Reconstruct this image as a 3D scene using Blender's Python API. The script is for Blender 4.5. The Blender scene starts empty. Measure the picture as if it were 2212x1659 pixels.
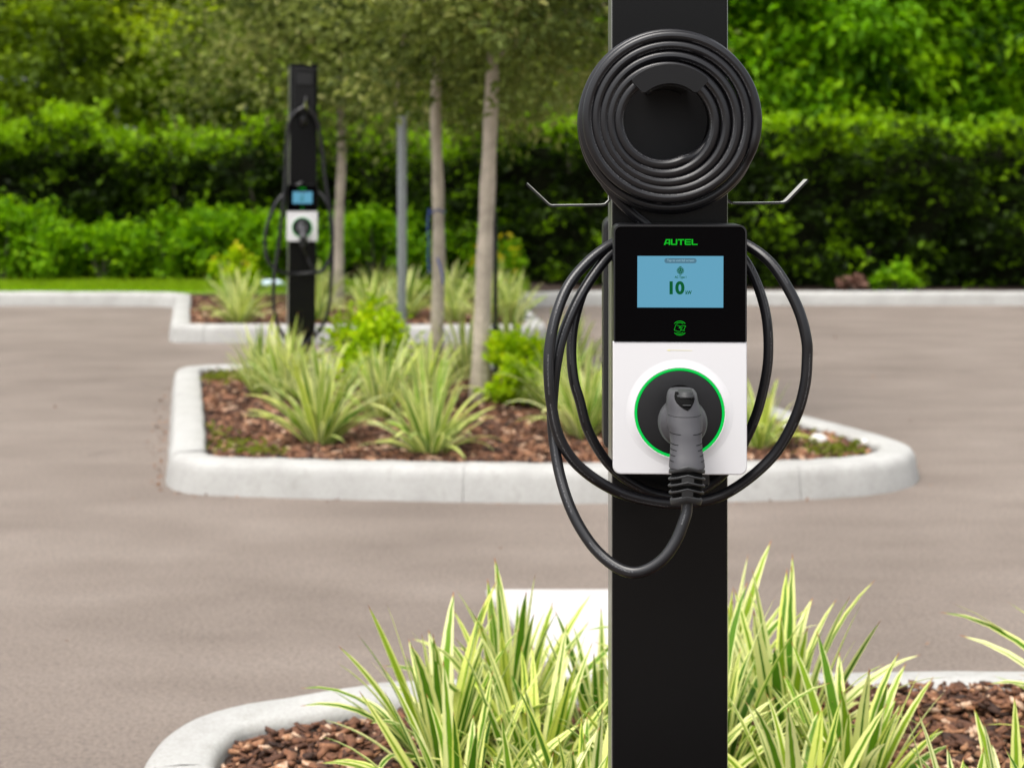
import bpy, bmesh, math, random
import numpy as np
from mathutils import Vector, Matrix

random.seed(7)
rng = np.random.default_rng(11)
S = bpy.context.scene
COL = S.collection
R = math.radians

# ------------------------------------------------------------------ camera
CAM_H = 1.45           # metres above the asphalt
FPX = 3257.0           # focal length in pixels of a 2212 px wide picture
PX0, HOR = 1106.0, 374.0   # principal column and horizon row in that picture
cam_d = bpy.data.cameras.new('camera')
cam = bpy.data.objects.new('camera', cam_d)
COL.objects.link(cam)
cam.location = (0, 0, CAM_H)
cam.rotation_euler = (R(90), 0, 0)
cam_d.sensor_width = 36.0
cam_d.sensor_fit = 'HORIZONTAL'
cam_d.lens = FPX / 2212 * 36.0
cam_d.shift_y = -(829.5 - HOR) / 2212
cam_d.clip_start = 0.05
cam_d.clip_end = 1000
cam_d.dof.use_dof = True
cam_d.dof.focus_distance = 2.1
cam_d.dof.aperture_fstop = 5.6
S.camera = cam

# ------------------------------------------------------------------ sky and sun
SUN_EL, SUN_DIR = R(66), Vector((-0.62, -0.78, 0)).normalized()
W = bpy.data.worlds.new('World')
S.world = W
W.use_nodes = True
wn = W.node_tree
wn.nodes.clear()
sky = wn.nodes.new('ShaderNodeTexSky')
sky.sky_type = 'NISHITA'
sky.sun_disc = False
sky.sun_elevation = SUN_EL
sky.sun_rotation = math.atan2(SUN_DIR.x, SUN_DIR.y)
sky.air_density = 1.0
sky.dust_density = 4.0
sky.ozone_density = 1.0
hs = wn.nodes.new('ShaderNodeHueSaturation')      # an overcast sky is nearly grey
hs.inputs['Saturation'].default_value = 0.22
bg = wn.nodes.new('ShaderNodeBackground')
bg.inputs['Strength'].default_value = 0.15
wo = wn.nodes.new('ShaderNodeOutputWorld')
wn.links.new(sky.outputs[0], hs.inputs['Color'])
wn.links.new(hs.outputs[0], bg.inputs['Color'])
wn.links.new(bg.outputs[0], wo.inputs['Surface'])
sl = bpy.data.lights.new('sun', 'SUN')
sl.energy = 1.5
sl.angle = R(28)
sl.color = (1.0, 0.95, 0.885)
sun = bpy.data.objects.new('sun', sl)
COL.objects.link(sun)
tosun = Vector((SUN_DIR.x * math.cos(SUN_EL), SUN_DIR.y * math.cos(SUN_EL), math.sin(SUN_EL)))
sun.rotation_euler = tosun.to_track_quat('Z', 'Y').to_euler()
sun.location = (-4, -5, 12)

S.view_settings.view_transform = 'Standard'
S.view_settings.look = 'None'
S.view_settings.exposure = 1.0
S.view_settings.gamma = 1.0
S.view_settings.use_curve_mapping = False
S.render.engine = 'CYCLES'
S.cycles.use_denoising = True
S.cycles.max_bounces = 7
S.cycles.transparent_max_bounces = 6
S.cycles.diffuse_bounces = 4
S.cycles.glossy_bounces = 3
EXPO = 2.0 ** S.view_settings.exposure


def P(px, py, D):
    """point at depth D metres on the ray of pixel (px, py) of the 2212 px picture"""
    return Vector(((px - PX0) / FPX * D, D, CAM_H - (py - HOR) / FPX * D))


# ------------------------------------------------------------------ helpers
def srgb(r, g, b):
    f = lambda c: ((c / 255 + 0.055) / 1.055) ** 2.4 if c > 10 else c / 255 / 12.92
    return (f(r), f(g), f(b), 1.0)


def tag(o, label=None, cat=None, group=None, kind=None):
    if label: o['label'] = label
    if cat: o['category'] = cat
    if group: o['group'] = group
    if kind: o['kind'] = kind
    return o


def link(name, data, parent=None, mat=None, smooth=False):
    o = bpy.data.objects.new(name, data)
    COL.objects.link(o)
    if parent is not None:
        o.parent = parent
    if mat is not None and data is not None and hasattr(data, 'materials') and not data.materials:
        data.materials.append(mat)
    if smooth and data is not None:
        data.polygons.foreach_set('use_smooth', [True] * len(data.polygons))
    return o


def empty(name, loc=(0, 0, 0), rz=0.0):
    o = bpy.data.objects.new(name, None)
    o.empty_display_size = 0.1
    COL.objects.link(o)
    o.location = loc
    o.rotation_euler = (0, 0, rz)
    return o


def mesh(name, verts, faces):
    m = bpy.data.meshes.new(name)
    m.from_pydata([tuple(v) for v in verts], [], faces)
    m.update()
    return m


def bm_mesh(bm, name='mesh'):
    bmesh.ops.recalc_face_normals(bm, faces=bm.faces)
    m = bpy.data.meshes.new(name)
    bm.to_mesh(m)
    bm.free()
    return m


def box_bm(sx, sy, sz, c=(0, 0, 0), bev=0.0, seg=2):
    bm = bmesh.new()
    bmesh.ops.create_cube(bm, size=1.0)
    for v in bm.verts:
        v.co = Vector((v.co.x * sx + c[0], v.co.y * sy + c[1], v.co.z * sz + c[2]))
    if bev:
        bmesh.ops.bevel(bm, geom=bm.edges[:], offset=bev, segments=seg, affect='EDGES', profile=0.5)
    return bm


def catmull(pts, n=12, closed=False):
    pts = [Vector(p) for p in pts]
    N = len(pts)
    out = []
    rngk = range(N if closed else N - 1)
    for i in rngk:
        g = (lambda k: pts[k % N]) if closed else (lambda k: pts[max(0, min(N - 1, k))])
        p0, p1, p2, p3 = g(i - 1), g(i), g(i + 1), g(i + 2)
        for k in range(n):
            t = k / n
            out.append(0.5 * ((2 * p1) + (p2 - p0) * t + (2 * p0 - 5 * p1 + 4 * p2 - p3) * t * t
                              + (3 * p1 - p0 - 3 * p2 + p3) * t ** 3))
    if not closed:
        out.append(pts[-1])
    return out


def resample(pts, step, closed=False):
    q = [Vector(p) for p in pts]
    if closed:
        q = q + [q[0]]
    d = [0.0]
    for a, b in zip(q, q[1:]):
        d.append(d[-1] + (b - a).length)
    n = max(2, int(round(d[-1] / step)))
    out, j = [], 0
    for i in range(n + (0 if closed else 1)):
        t = d[-1] * i / n
        while j < len(d) - 2 and d[j + 1] < t:
            j += 1
        f = (t - d[j]) / max(1e-9, d[j + 1] - d[j])
        out.append(q[j].lerp(q[j + 1], f))
    return out


def tube_mesh(pts, rad, ns=12, caps=True, name='tube', uvlen=1.0):
    """swept tube with UV: u around, v along in metres*uvlen"""
    pts = [Vector(p) for p in pts]
    n = len(pts)
    rads = rad if hasattr(rad, '__len__') else [rad] * n
    T = [(pts[min(n - 1, i + 1)] - pts[max(0, i - 1)]).normalized() for i in range(n)]
    ref = Vector((0, -1, 0)) if abs(T[0].y) < 0.9 else Vector((1, 0, 0))
    N = (ref - T[0] * ref.dot(T[0])).normalized()
    verts, faces, vv, L = [], [], [], 0.0
    for i in range(n):
        if i:
            L += (pts[i] - pts[i - 1]).length
            N = (N - T[i] * N.dot(T[i]))
            N = N.normalized() if N.length > 1e-6 else ref
        B = T[i].cross(N)
        for k in range(ns + 1):
            a = 2 * math.pi * k / ns
            verts.append(pts[i] + (N * math.cos(a) + B * math.sin(a)) * rads[i])
            vv.append((k / ns, L * uvlen))
    for i in range(n - 1):
        for k in range(ns):
            a = i * (ns + 1) + k
            faces.append((a, a + 1, a + ns + 2, a + ns + 1))
    if caps:
        faces.append(tuple(range(ns - 1, -1, -1)))
        faces.append(tuple((n - 1) * (ns + 1) + k for k in range(ns)))
    m = mesh(name, verts, faces)
    uv = m.uv_layers.new(name='UVMap')
    li = np.empty(len(m.loops), dtype=np.int32)
    m.loops.foreach_get('vertex_index', li)
    uv.data.foreach_set('uv', np.array(vv, dtype=np.float32)[li].ravel())
    m.polygons.foreach_set('use_smooth', [True] * len(m.polygons))
    return m


def lathe_mesh(profile, n=48, axis='Y', name='lathe'):
    """profile: list of (radius, height along axis)"""
    verts, faces = [], []
    for k in range(n):
        a = 2 * math.pi * k / n
        for r, h in profile:
            c, s = r * math.cos(a), r * math.sin(a)
            verts.append((c, h, s) if axis == 'Y' else (c, s, h))
    m = len(profile)
    for k in range(n):
        k2 = (k + 1) % n
        for j in range(m - 1):
            faces.append((k * m + j, k2 * m + j, k2 * m + j + 1, k * m + j + 1))
    bm = bmesh.new()
    me = mesh(name, verts, faces)
    bm.from_mesh(me)
    bmesh.ops.remove_doubles(bm, verts=bm.verts, dist=1e-6)
    return bm_mesh(bm, name)


def round_poly(x0, x1, z0, z1, r, seg=6):
    """rounded rectangle outline; r = radii (bottom-left, bottom-right, top-right, top-left)"""
    out = []
    for (cx, cz, a0, rr) in ((x0, z0, 180, r[0]), (x1, z0, 270, r[1]), (x1, z1, 0, r[2]), (x0, z1, 90, r[3])):
        sx = 1 if cx == x0 else -1
        sz = 1 if cz == z0 else -1
        if rr <= 0:
            out.append((cx, cz)); continue
        for k in range(seg + 1):
            a = R(a0 + 90 * k / seg)
            out.append((cx + sx * rr + rr * math.cos(a), cz + sz * rr + rr * math.sin(a)))
    return out


def plate_bm(outline, y_back, y_front, bev=0.0):
    """outline in (x, z) extruded from y_back to y_front (front = smaller y)"""
    bm = bmesh.new()
    f = [bm.verts.new((x, y_front, z)) for x, z in outline]
    b = [bm.verts.new((x, y_back, z)) for x, z in outline]
    n = len(outline)
    ff = bm.faces.new(f)
    bm.faces.new(list(reversed(b)))
    for i in range(n):
        bm.faces.new((f[i], f[(i + 1) % n], b[(i + 1) % n], b[i]))
    bmesh.ops.recalc_face_normals(bm, faces=bm.faces)
    if bev:
        bmesh.ops.bevel(bm, geom=[e for e in bm.edges if all(v in f for v in e.verts)],
                        offset=bev, segments=3, affect='EDGES', profile=0.5)
    return bm


def ribbon(points, w, y, closed=False):
    """flat stroke in the x-z plane at depth y"""
    pts = [Vector((p[0], p[1])) for p in points]
    n = len(pts)
    verts, faces = [], []
    for i in range(n):
        a = pts[(i - 1) % n] if closed or i else pts[i]
        b = pts[(i + 1) % n] if closed or i < n - 1 else pts[i]
        t = (b - a).normalized()
        nrm = Vector((-t.y, t.x)) * w / 2
        for s in (1, -1):
            q = pts[i] + nrm * s
            verts.append((q.x, y, q.y))
    for i in range(n if closed else n - 1):
        j = (i + 1) % n
        faces.append((2 * i, 2 * i + 1, 2 * j + 1, 2 * j))
    return verts, faces


def merge(parts):
    V, F = [], []
    for v, f in parts:
        o = len(V)
        V += list(v)
        F += [tuple(i + o for i in q) for q in f]
    return V, F


_dg = None
def text_mesh(txt, x0, x1, z0, z1, y, bold=0.0):
    """text fitted into a box of the x-z plane facing -y"""
    cu = bpy.data.curves.new('t', 'FONT')
    cu.body = txt
    cu.offset = bold
    cu.resolution_u = 6
    ob = bpy.data.objects.new('t', cu)
    COL.objects.link(ob)
    bpy.context.view_layer.update()
    me = bpy.data.meshes.new_from_object(ob.evaluated_get(bpy.context.evaluated_depsgraph_get()))
    bpy.data.objects.remove(ob)
    co = np.empty(len(me.vertices) * 3, dtype=np.float32)
    me.vertices.foreach_get('co', co)
    co = co.reshape(-1, 3)
    a, b = co.min(0), co.max(0)
    out = np.empty_like(co)
    out[:, 0] = x0 + (co[:, 0] - a[0]) / (b[0] - a[0]) * (x1 - x0)
    out[:, 1] = y
    out[:, 2] = z0 + (co[:, 1] - a[1]) / (b[1] - a[1]) * (z1 - z0)
    me.vertices.foreach_set('co', out.ravel())
    me.materials.clear()
    me.update()
    return me


# ------------------------------------------------------------------ materials
def mat_new(name):
    m = bpy.data.materials.new(name)
    m.use_nodes = True
    nt = m.node_tree
    return m, nt, nt.nodes['Principled BSDF']


def pmat(name, col, rough=0.5, metal=0.0, spec=0.5, emit=None, estr=0.0, noise=0.0, nscale=40.0, bump=0.0, bscale=200.0, coat=0.0):
    m, nt, b = mat_new(name)
    c = col if len(col) == 4 else (*col, 1)
    b.inputs['Base Color'].default_value = c
    b.inputs['Roughness'].default_value = rough
    b.inputs['Metallic'].default_value = metal
    b.inputs['Specular IOR Level'].default_value = spec
    b.inputs['Coat Weight'].default_value = coat
    b.inputs['Coat Roughness'].default_value = 0.05
    if emit:
        b.inputs['Emission Color'].default_value = (*emit[:3], 1)
        b.inputs['Emission Strength'].default_value = estr
    tc = nt.nodes.new('ShaderNodeTexCoord')
    if noise:
        n = nt.nodes.new('ShaderNodeTexNoise')
        n.inputs['Scale'].default_value = nscale
        n.inputs['Detail'].default_value = 6
        nt.links.new(tc.outputs['Object'], n.inputs['Vector'])
        mx = nt.nodes.new('ShaderNodeMix'); mx.data_type = 'RGBA'
        mx.inputs[6].default_value = tuple(x * (1 - noise) for x in c[:3]) + (1,)
        mx.inputs[7].default_value = tuple(min(1, x * (1 + noise)) for x in c[:3]) + (1,)
        nt.links.new(n.outputs['Fac'], mx.inputs[0])
        nt.links.new(mx.outputs[2], b.inputs['Base Color'])
        mr = nt.nodes.new('ShaderNodeMapRange')
        mr.inputs['To Min'].default_value = max(0.02, rough - 0.08)
        mr.inputs['To Max'].default_value = min(1, rough + 0.08)
        nt.links.new(n.outputs['Fac'], mr.inputs['Value'])
        nt.links.new(mr.outputs[0], b.inputs['Roughness'])
    if bump:
        n2 = nt.nodes.new('ShaderNodeTexNoise')
        n2.inputs['Scale'].default_value = bscale
        n2.inputs['Detail'].default_value = 4
        nt.links.new(tc.outputs['Object'], n2.inputs['Vector'])
        bp = nt.nodes.new('ShaderNodeBump')
        bp.inputs['Strength'].default_value = bump
        bp.inputs['Distance'].default_value = 0.01
        nt.links.new(n2.outputs['Fac'], bp.inputs['Height'])
        nt.links.new(bp.outputs[0], b.inputs['Normal'])
    return m


def ramp(nt, stops, inter='LINEAR'):
    r = nt.nodes.new('ShaderNodeValToRGB')
    r.color_ramp.interpolation = inter
    el = r.color_ramp.elements
    while len(el) < len(stops):
        el.new(0.5)
    for e, (p, c) in zip(el, stops):
        e.position = p
        e.color = c if len(c) == 4 else (*c, 1)
    return r


def leaf_mat(name, stops, rough=0.55, trans=0.45, patch=0.25, pscale=0.9):
    """foliage: per-leaf random colour, slow patches of tone, light passing through the blade"""
    m, nt, b = mat_new(name)
    at = nt.nodes.new('ShaderNodeAttribute'); at.attribute_name = 'rnd'
    r = ramp(nt, stops)
    tc = nt.nodes.new('ShaderNodeTexCoord')
    n = nt.nodes.new('ShaderNodeTexNoise'); n.inputs['Scale'].default_value = pscale; n.inputs['Detail'].default_value = 3
    nt.links.new(tc.outputs['Object'], n.inputs['Vector'])
    ma = nt.nodes.new('ShaderNodeMath'); ma.operation = 'MULTIPLY_ADD'
    ma.inputs[1].default_value = patch * 3
    ma.inputs[2].default_value = -patch * 1.5
    nt.links.new(n.outputs['Fac'], ma.inputs[0])
    ad = nt.nodes.new('ShaderNodeMath'); ad.operation = 'ADD'; ad.use_clamp = True
    nt.links.new(at.outputs['Fac'], ad.inputs[0]); nt.links.new(ma.outputs[0], ad.inputs[1])
    nt.links.new(ad.outputs[0], r.inputs['Fac'])
    nt.links.new(r.outputs[0], b.inputs['Base Color'])
    b.inputs['Roughness'].default_value = rough
    b.inputs['Specular IOR Level'].default_value = 0.14
    tr = nt.nodes.new('ShaderNodeBsdfTranslucent')
    hsv = nt.nodes.new('ShaderNodeHueSaturation')
    hsv.inputs['Saturation'].default_value = 1.15; hsv.inputs['Value'].default_value = 1.3
    nt.links.new(r.outputs[0], hsv.inputs['Color']); nt.links.new(hsv.outputs[0], tr.inputs['Color'])
    mx = nt.nodes.new('ShaderNodeMixShader'); mx.inputs[0].default_value = trans
    nt.links.new(b.outputs[0], mx.inputs[1]); nt.links.new(tr.outputs[0], mx.inputs[2])
    out = nt.nodes['Material Output']
    nt.links.new(mx.outputs[0], out.inputs['Surface'])
    return m


def asphalt_mat():
    m, nt, b = mat_new('asphalt')
    tc = nt.nodes.new('ShaderNodeTexCoord')
    def noise(scale, detail, sx=1, sy=1):
        mp = nt.nodes.new('ShaderNodeMapping'); mp.inputs['Scale'].default_value = (sx, sy, 1)
        nt.links.new(tc.outputs['Object'], mp.inputs['Vector'])
        n = nt.nodes.new('ShaderNodeTexNoise'); n.inputs['Scale'].default_value = scale; n.inputs['Detail'].default_value = detail
        nt.links.new(mp.outputs[0], n.inputs['Vector'])
        return n
    big = noise(0.55, 5, 1.0, 0.8)
    mid = noise(2.4, 8, 0.55, 1.25)
    fine = noise(260, 3)
    grain = nt.nodes.new('ShaderNodeTexVoronoi'); grain.inputs['Scale'].default_value = 150
    nt.links.new(tc.outputs['Object'], grain.inputs['Vector'])
    r1 = ramp(nt, [(0.30, (0.128, 0.102, 0.084)), (0.5, (0.177, 0.144, 0.121)), (0.72, (0.233, 0.195, 0.167))])
    a = nt.nodes.new('ShaderNodeMath'); a.operation = 'MULTIPLY_ADD'; a.inputs[1].default_value = 0.55
    nt.links.new(big.outputs['Fac'], a.inputs[0])
    a2 = nt.nodes.new('ShaderNodeMath'); a2.operation = 'MULTIPLY'; a2.inputs[1].default_value = 0.45
    nt.links.new(mid.outputs['Fac'], a2.inputs[0]); nt.links.new(a2.outputs[0], a.inputs[2])
    nt.links.new(a.outputs[0], r1.inputs['Fac'])
    r2 = ramp(nt, [(0.25, (0.62, 0.62, 0.62)), (0.55, (1, 1, 1)), (0.8, (1.3, 1.27, 1.22))])
    nt.links.new(fine.outputs['Fac'], r2.inputs['Fac'])
    r3 = ramp(nt, [(0.0, (0.78, 0.78, 0.8)), (0.35, (1, 1, 1)), (1.0, (1.08, 1.07, 1.05))])
    nt.links.new(grain.outputs['Color'], r3.inputs['Fac'])
    spk = noise(75, 8)
    r4 = ramp(nt, [(0.30, (0.74, 0.73, 0.72)), (0.5, (1, 1, 1)), (0.70, (1.2, 1.19, 1.17))]); nt.links.new(spk.outputs['Fac'], r4.inputs['Fac'])
    m0 = nt.nodes.new('ShaderNodeMix'); m0.data_type = 'RGBA'; m0.blend_type = 'MULTIPLY'; m0.inputs[0].default_value = 1
    nt.links.new(r1.outputs[0], m0.inputs[6]); nt.links.new(r4.outputs[0], m0.inputs[7])
    # dark spots where drips and tyres have marked the surface
    sp = noise(1.7, 4)
    r5 = ramp(nt, [(0.66, (1, 1, 1)), (0.74, (0.80, 0.79, 0.79))]); nt.links.new(sp.outputs['Fac'], r5.inputs['Fac'])
    m9 = nt.nodes.new('ShaderNodeMix'); m9.data_type = 'RGBA'; m9.blend_type = 'MULTIPLY'; m9.inputs[0].default_value = 1
    nt.links.new(m0.outputs[2], m9.inputs[6]); nt.links.new(r5.outputs[0], m9.inputs[7])
    m1 = nt.nodes.new('ShaderNodeMix'); m1.data_type = 'RGBA'; m1.blend_type = 'MULTIPLY'; m1.inputs[0].default_value = 1
    nt.links.new(m9.outputs[2], m1.inputs[6]); nt.links.new(r2.outputs[0], m1.inputs[7])
    m2 = nt.nodes.new('ShaderNodeMix'); m2.data_type = 'RGBA'; m2.blend_type = 'MULTIPLY'; m2.inputs[0].default_value = 1
    nt.links.new(m1.outputs[2], m2.inputs[6]); nt.links.new(r3.outputs[0], m2.inputs[7])
    nt.links.new(m2.outputs[2], b.inputs['Base Color'])
    b.inputs['Roughness'].default_value = 0.85
    bp = nt.nodes.new('ShaderNodeBump'); bp.inputs['Strength'].default_value = 0.5; bp.inputs['Distance'].default_value = 0.004
    nt.links.new(fine.outputs['Fac'], bp.inputs['Height']); nt.links.new(bp.outputs[0], b.inputs['Normal'])
    return m


def concrete_mat(name, lo, hi, stain=0.5):
    m, nt, b = mat_new(name)
    tc = nt.nodes.new('ShaderNodeTexCoord')
    n1 = nt.nodes.new('ShaderNodeTexNoise'); n1.inputs['Scale'].default_value = 4.5; n1.inputs['Detail'].default_value = 8; n1.inputs['Roughness'].default_value = 0.65
    n2 = nt.nodes.new('ShaderNodeTexNoise'); n2.inputs['Scale'].default_value = 130; n2.inputs['Detail'].default_value = 4
    for n in (n1, n2):
        nt.links.new(tc.outputs['Object'], n.inputs['Vector'])
    r1 = ramp(nt, [(0.3, lo), (0.55, hi), (0.8, tuple(min(0.8, c * 1.1) for c in hi))])
    nt.links.new(n1.outputs['Fac'], r1.inputs['Fac'])
    r2 = ramp(nt, [(0.3, (0.86, 0.85, 0.83)), (0.6, (1, 1, 1))])
    nt.links.new(n2.outputs['Fac'], r2.inputs['Fac'])
    mx = nt.nodes.new('ShaderNodeMix'); mx.data_type = 'RGBA'; mx.blend_type = 'MULTIPLY'; mx.inputs[0].default_value = 1
    nt.links.new(r1.outputs[0], mx.inputs[6]); nt.links.new(r2.outputs[0], mx.inputs[7])
    # dark algae and dirt blotches with shapes of their own
    n3 = nt.nodes.new('ShaderNodeTexNoise'); n3.inputs['Scale'].default_value = 9; n3.inputs['Detail'].default_value = 10; n3.inputs['Roughness'].default_value = 0.75
    nt.links.new(tc.outputs['Object'], n3.inputs['Vector'])
    r3 = ramp(nt, [(0.52, (0, 0, 0)), (0.74, (stain, stain, stain))])
    nt.links.new(n3.outputs['Fac'], r3.inputs['Fac'])
    mx2 = nt.nodes.new('ShaderNodeMix'); mx2.data_type = 'RGBA'
    nt.links.new(r3.outputs[0], mx2.inputs[0]); nt.links.new(mx.outputs[2], mx2.inputs[6])
    mx2.inputs[7].default_value = (0.20, 0.195, 0.17, 1)
    nt.links.new(mx2.outputs[2], b.inputs['Base Color'])
    b.inputs['Roughness'].default_value = 0.85
    bp = nt.nodes.new('ShaderNodeBump'); bp.inputs['Strength'].default_value = 0.35; bp.inputs['Distance'].default_value = 0.003
    nt.links.new(n2.outputs['Fac'], bp.inputs['Height']); nt.links.new(bp.outputs[0], b.inputs['Normal'])
    return m


def blade_mat(per_object=True):
    """variegated strap leaf: green middle, cream margins, thin veins, reddish dry tip"""
    m, nt, b = mat_new('variegated_leaf' if per_object else 'variegated_leaf_mass')
    uv = nt.nodes.new('ShaderNodeUVMap'); uv.uv_map = 'UVMap'
    sep = nt.nodes.new('ShaderNodeSeparateXYZ'); nt.links.new(uv.outputs[0], sep.inputs[0])
    if per_object:
        oi = nt.nodes.new('ShaderNodeObjectInfo'); rnd = oi.outputs['Random']
    else:
        at = nt.nodes.new('ShaderNodeAttribute'); at.attribute_name = 'rnd'; rnd = at.outputs['Fac']
    def math_(op, a, bb, clamp=False, c=None):
        n = nt.nodes.new('ShaderNodeMath'); n.operation = op; n.use_clamp = clamp
        for i, v in enumerate((a, bb, c)):
            if v is None: continue
            if isinstance(v, (int, float)): n.inputs[i].default_value = v
            else: nt.links.new(v, n.inputs[i])
        return n.outputs[0]
    e = math_('ABSOLUTE', math_('SUBTRACT', sep.outputs[0], 0.5), 0)     # 0 middle .. 0.5 edge
    e = math_('MULTIPLY', e, 2)
    # veins: noise stretched along the leaf
    cmb = nt.nodes.new('ShaderNodeCombineXYZ')
    nt.links.new(math_('MULTIPLY', sep.outputs[0], 26), cmb.inputs[0])
    nt.links.new(math_('MULTIPLY', sep.outputs[1], 1.5), cmb.inputs[1])
    nt.links.new(math_('MULTIPLY', rnd, 37), cmb.inputs[2])
    nz = nt.nodes.new('ShaderNodeTexNoise'); nz.inputs['Scale'].default_value = 1; nz.inputs['Detail'].default_value = 2
    nt.links.new(cmb.outputs[0], nz.inputs['Vector'])
    thr = math_('MULTIPLY_ADD', rnd, -0.58, False, 0.74)                   # width of the green middle
    edge = math_('ADD', math_('SUBTRACT', e, thr), math_('MULTIPLY', math_('SUBTRACT', nz.outputs['Fac'], 0.5), 0.45))
    f = nt.nodes.new('ShaderNodeMapRange'); f.clamp = True
    f.inputs['From Min'].default_value = -0.05; f.inputs['From Max'].default_value = 0.05
    nt.links.new(edge, f.inputs['Value'])
    green = ramp(nt, [(0.0, (0.055, 0.165, 0.008)), (0.5, (0.135, 0.28, 0.013)), (1.0, (0.27, 0.40, 0.020))])
    nt.links.new(math_('FRACT', math_('MULTIPLY', rnd, 7.31), 0), green.inputs['Fac'])
    gv = nt.nodes.new('ShaderNodeMix'); gv.data_type = 'RGBA'; gv.blend_type = 'MULTIPLY'; gv.inputs[0].default_value = 0.6
    vr = ramp(nt, [(0.35, (0.7, 0.78, 0.6)), (0.6, (1.15, 1.1, 1.1))]); nt.links.new(nz.outputs['Fac'], vr.inputs['Fac'])
    nt.links.new(green.outputs[0], gv.inputs[6]); nt.links.new(vr.outputs[0], gv.inputs[7])
    cream = ramp(nt, [(0.0, (0.78, 0.80, 0.26)), (0.6, (0.80, 0.80, 0.40)), (1.0, (0.68, 0.74, 0.13))])
    nt.links.new(math_('FRACT', math_('MULTIPLY', rnd, 13.7), 0), cream.inputs['Fac'])
    mx = nt.nodes.new('ShaderNodeMix'); mx.data_type = 'RGBA'
    nt.links.new(f.outputs[0], mx.inputs[0]); nt.links.new(gv.outputs[2], mx.inputs[6]); nt.links.new(cream.outputs[0], mx.inputs[7])
    tipf = nt.nodes.new('ShaderNodeMapRange'); tipf.inputs['From Min'].default_value = 0.955; tipf.inputs['From Max'].default_value = 0.985
    nt.links.new(sep.outputs[1], tipf.inputs['Value'])
    mx2 = nt.nodes.new('ShaderNodeMix'); mx2.data_type = 'RGBA'
    nt.links.new(tipf.outputs[0], mx2.inputs[0]); nt.links.new(mx.outputs[2], mx2.inputs[6])
    mx2.inputs[7].default_value = (0.33, 0.10, 0.035, 1)
    nt.links.new(mx2.outputs[2], b.inputs['Base Color'])
    b.inputs['Roughness'].default_value = 0.45
    b.inputs['Specular IOR Level'].default_value = 0.25
    tr = nt.nodes.new('ShaderNodeBsdfTranslucent'); nt.links.new(mx2.outputs[2], tr.inputs['Color'])
    ms = nt.nodes.new('ShaderNodeMixShader'); ms.inputs[0].default_value = 0.35
    nt.links.new(b.outputs[0], ms.inputs[1]); nt.links.new(tr.outputs[0], ms.inputs[2])
    nt.links.new(ms.outputs[0], nt.nodes['Material Output'].inputs['Surface'])
    return m


def cable_mat():
    m, nt, b = mat_new('cable_rubber')
    uv = nt.nodes.new('ShaderNodeUVMap'); uv.uv_map = 'UVMap'
    sep = nt.nodes.new('ShaderNodeSeparateXYZ'); nt.links.new(uv.outputs[0], sep.inputs[0])
    def mth(op, a, c=0.0):
        n = nt.nodes.new('ShaderNodeMath'); n.operation = op
        nt.links.new(a, n.inputs[0])
        if isinstance(c, float): n.inputs[1].default_value = c
        else: nt.links.new(c, n.inputs[1])
        return n.outputs[0]
    band = mth('LESS_THAN', mth('ABSOLUTE', mth('SUBTRACT', sep.outputs[0], 0.10)), 0.022)
    cmb = nt.nodes.new('ShaderNodeCombineXYZ')
    nt.links.new(mth('MULTIPLY', sep.outputs[1], 420.0), cmb.inputs[1])
    nt.links.new(mth('MULTIPLY', sep.outputs[0], 60.0), cmb.inputs[0])
    nz = nt.nodes.new('ShaderNodeTexNoise'); nz.inputs['Scale'].default_value = 1; nz.inputs['Detail'].default_value = 1
    nt.links.new(cmb.outputs[0], nz.inputs['Vector'])
    glyph = mth('GREATER_THAN', nz.outputs['Fac'], 0.52)
    cmb2 = nt.nodes.new('ShaderNodeCombineXYZ'); nt.links.new(mth('MULTIPLY', sep.outputs[1], 9.0), cmb2.inputs[1])
    nz2 = nt.nodes.new('ShaderNodeTexNoise'); nz2.inputs['Scale'].default_value = 1
    nt.links.new(cmb2.outputs[0], nz2.inputs['Vector'])
    word = mth('GREATER_THAN', nz2.outputs['Fac'], 0.47)
    fac = mth('MULTIPLY', mth('MULTIPLY', mth('MULTIPLY', band, glyph), word), 0.20)
    mx = nt.nodes.new('ShaderNodeMix'); mx.data_type = 'RGBA'
    nt.links.new(fac, mx.inputs[0])
    mx.inputs[6].default_value = (0.0062, 0.0060, 0.0074, 1)
    mx.inputs[7].default_value = (0.45, 0.45, 0.46, 1)
    nt.links.new(mx.outputs[2], b.inputs['Base Color'])
    b.inputs['Roughness'].default_value = 0.35
    b.inputs['Specular IOR Level'].default_value = 0.42
    return m


M = {}
M['asphalt'] = asphalt_mat()
M['kerb'] = concrete_mat('kerb_concrete', (0.305, 0.30, 0.285), (0.40, 0.397, 0.382), 0.7)
M['pad'] = concrete_mat('pad_concrete', (0.43, 0.415, 0.405), (0.50, 0.485, 0.475), 0.12)
M['soil'] = pmat('bed_soil', (0.035, 0.018, 0.011), 0.95, noise=0.6, nscale=30, bump=0.8, bscale=60)
M['verge'] = pmat('verge_turf', (0.15, 0.25, 0.008), 0.95, noise=0.5, nscale=4, bump=0.6, bscale=80)
M['post'] = pmat('black_powder_coat', (0.0040, 0.0039, 0.0040), 0.24, spec=0.16, bump=0.03, bscale=900)
M['bracket'] = pmat('dark_steel_strip', (0.010, 0.010, 0.010), 0.35, spec=0.4)
M['bracket_face'] = pmat('sheen_steel_face', (0.50, 0.50, 0.475), 0.4, metal=0.1, spec=0.5)  # sky sheen of the upper faces put into a pale colour
M['post_side'] = pmat('satin_aluminium', (0.25, 0.25, 0.232), 0.30, metal=0.6, bump=0.02, bscale=500)
M['holder'] = pmat('matte_black_plastic', (0.006, 0.006, 0.0065), 0.50, spec=0.22, bump=0.03, bscale=1500)
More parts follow.
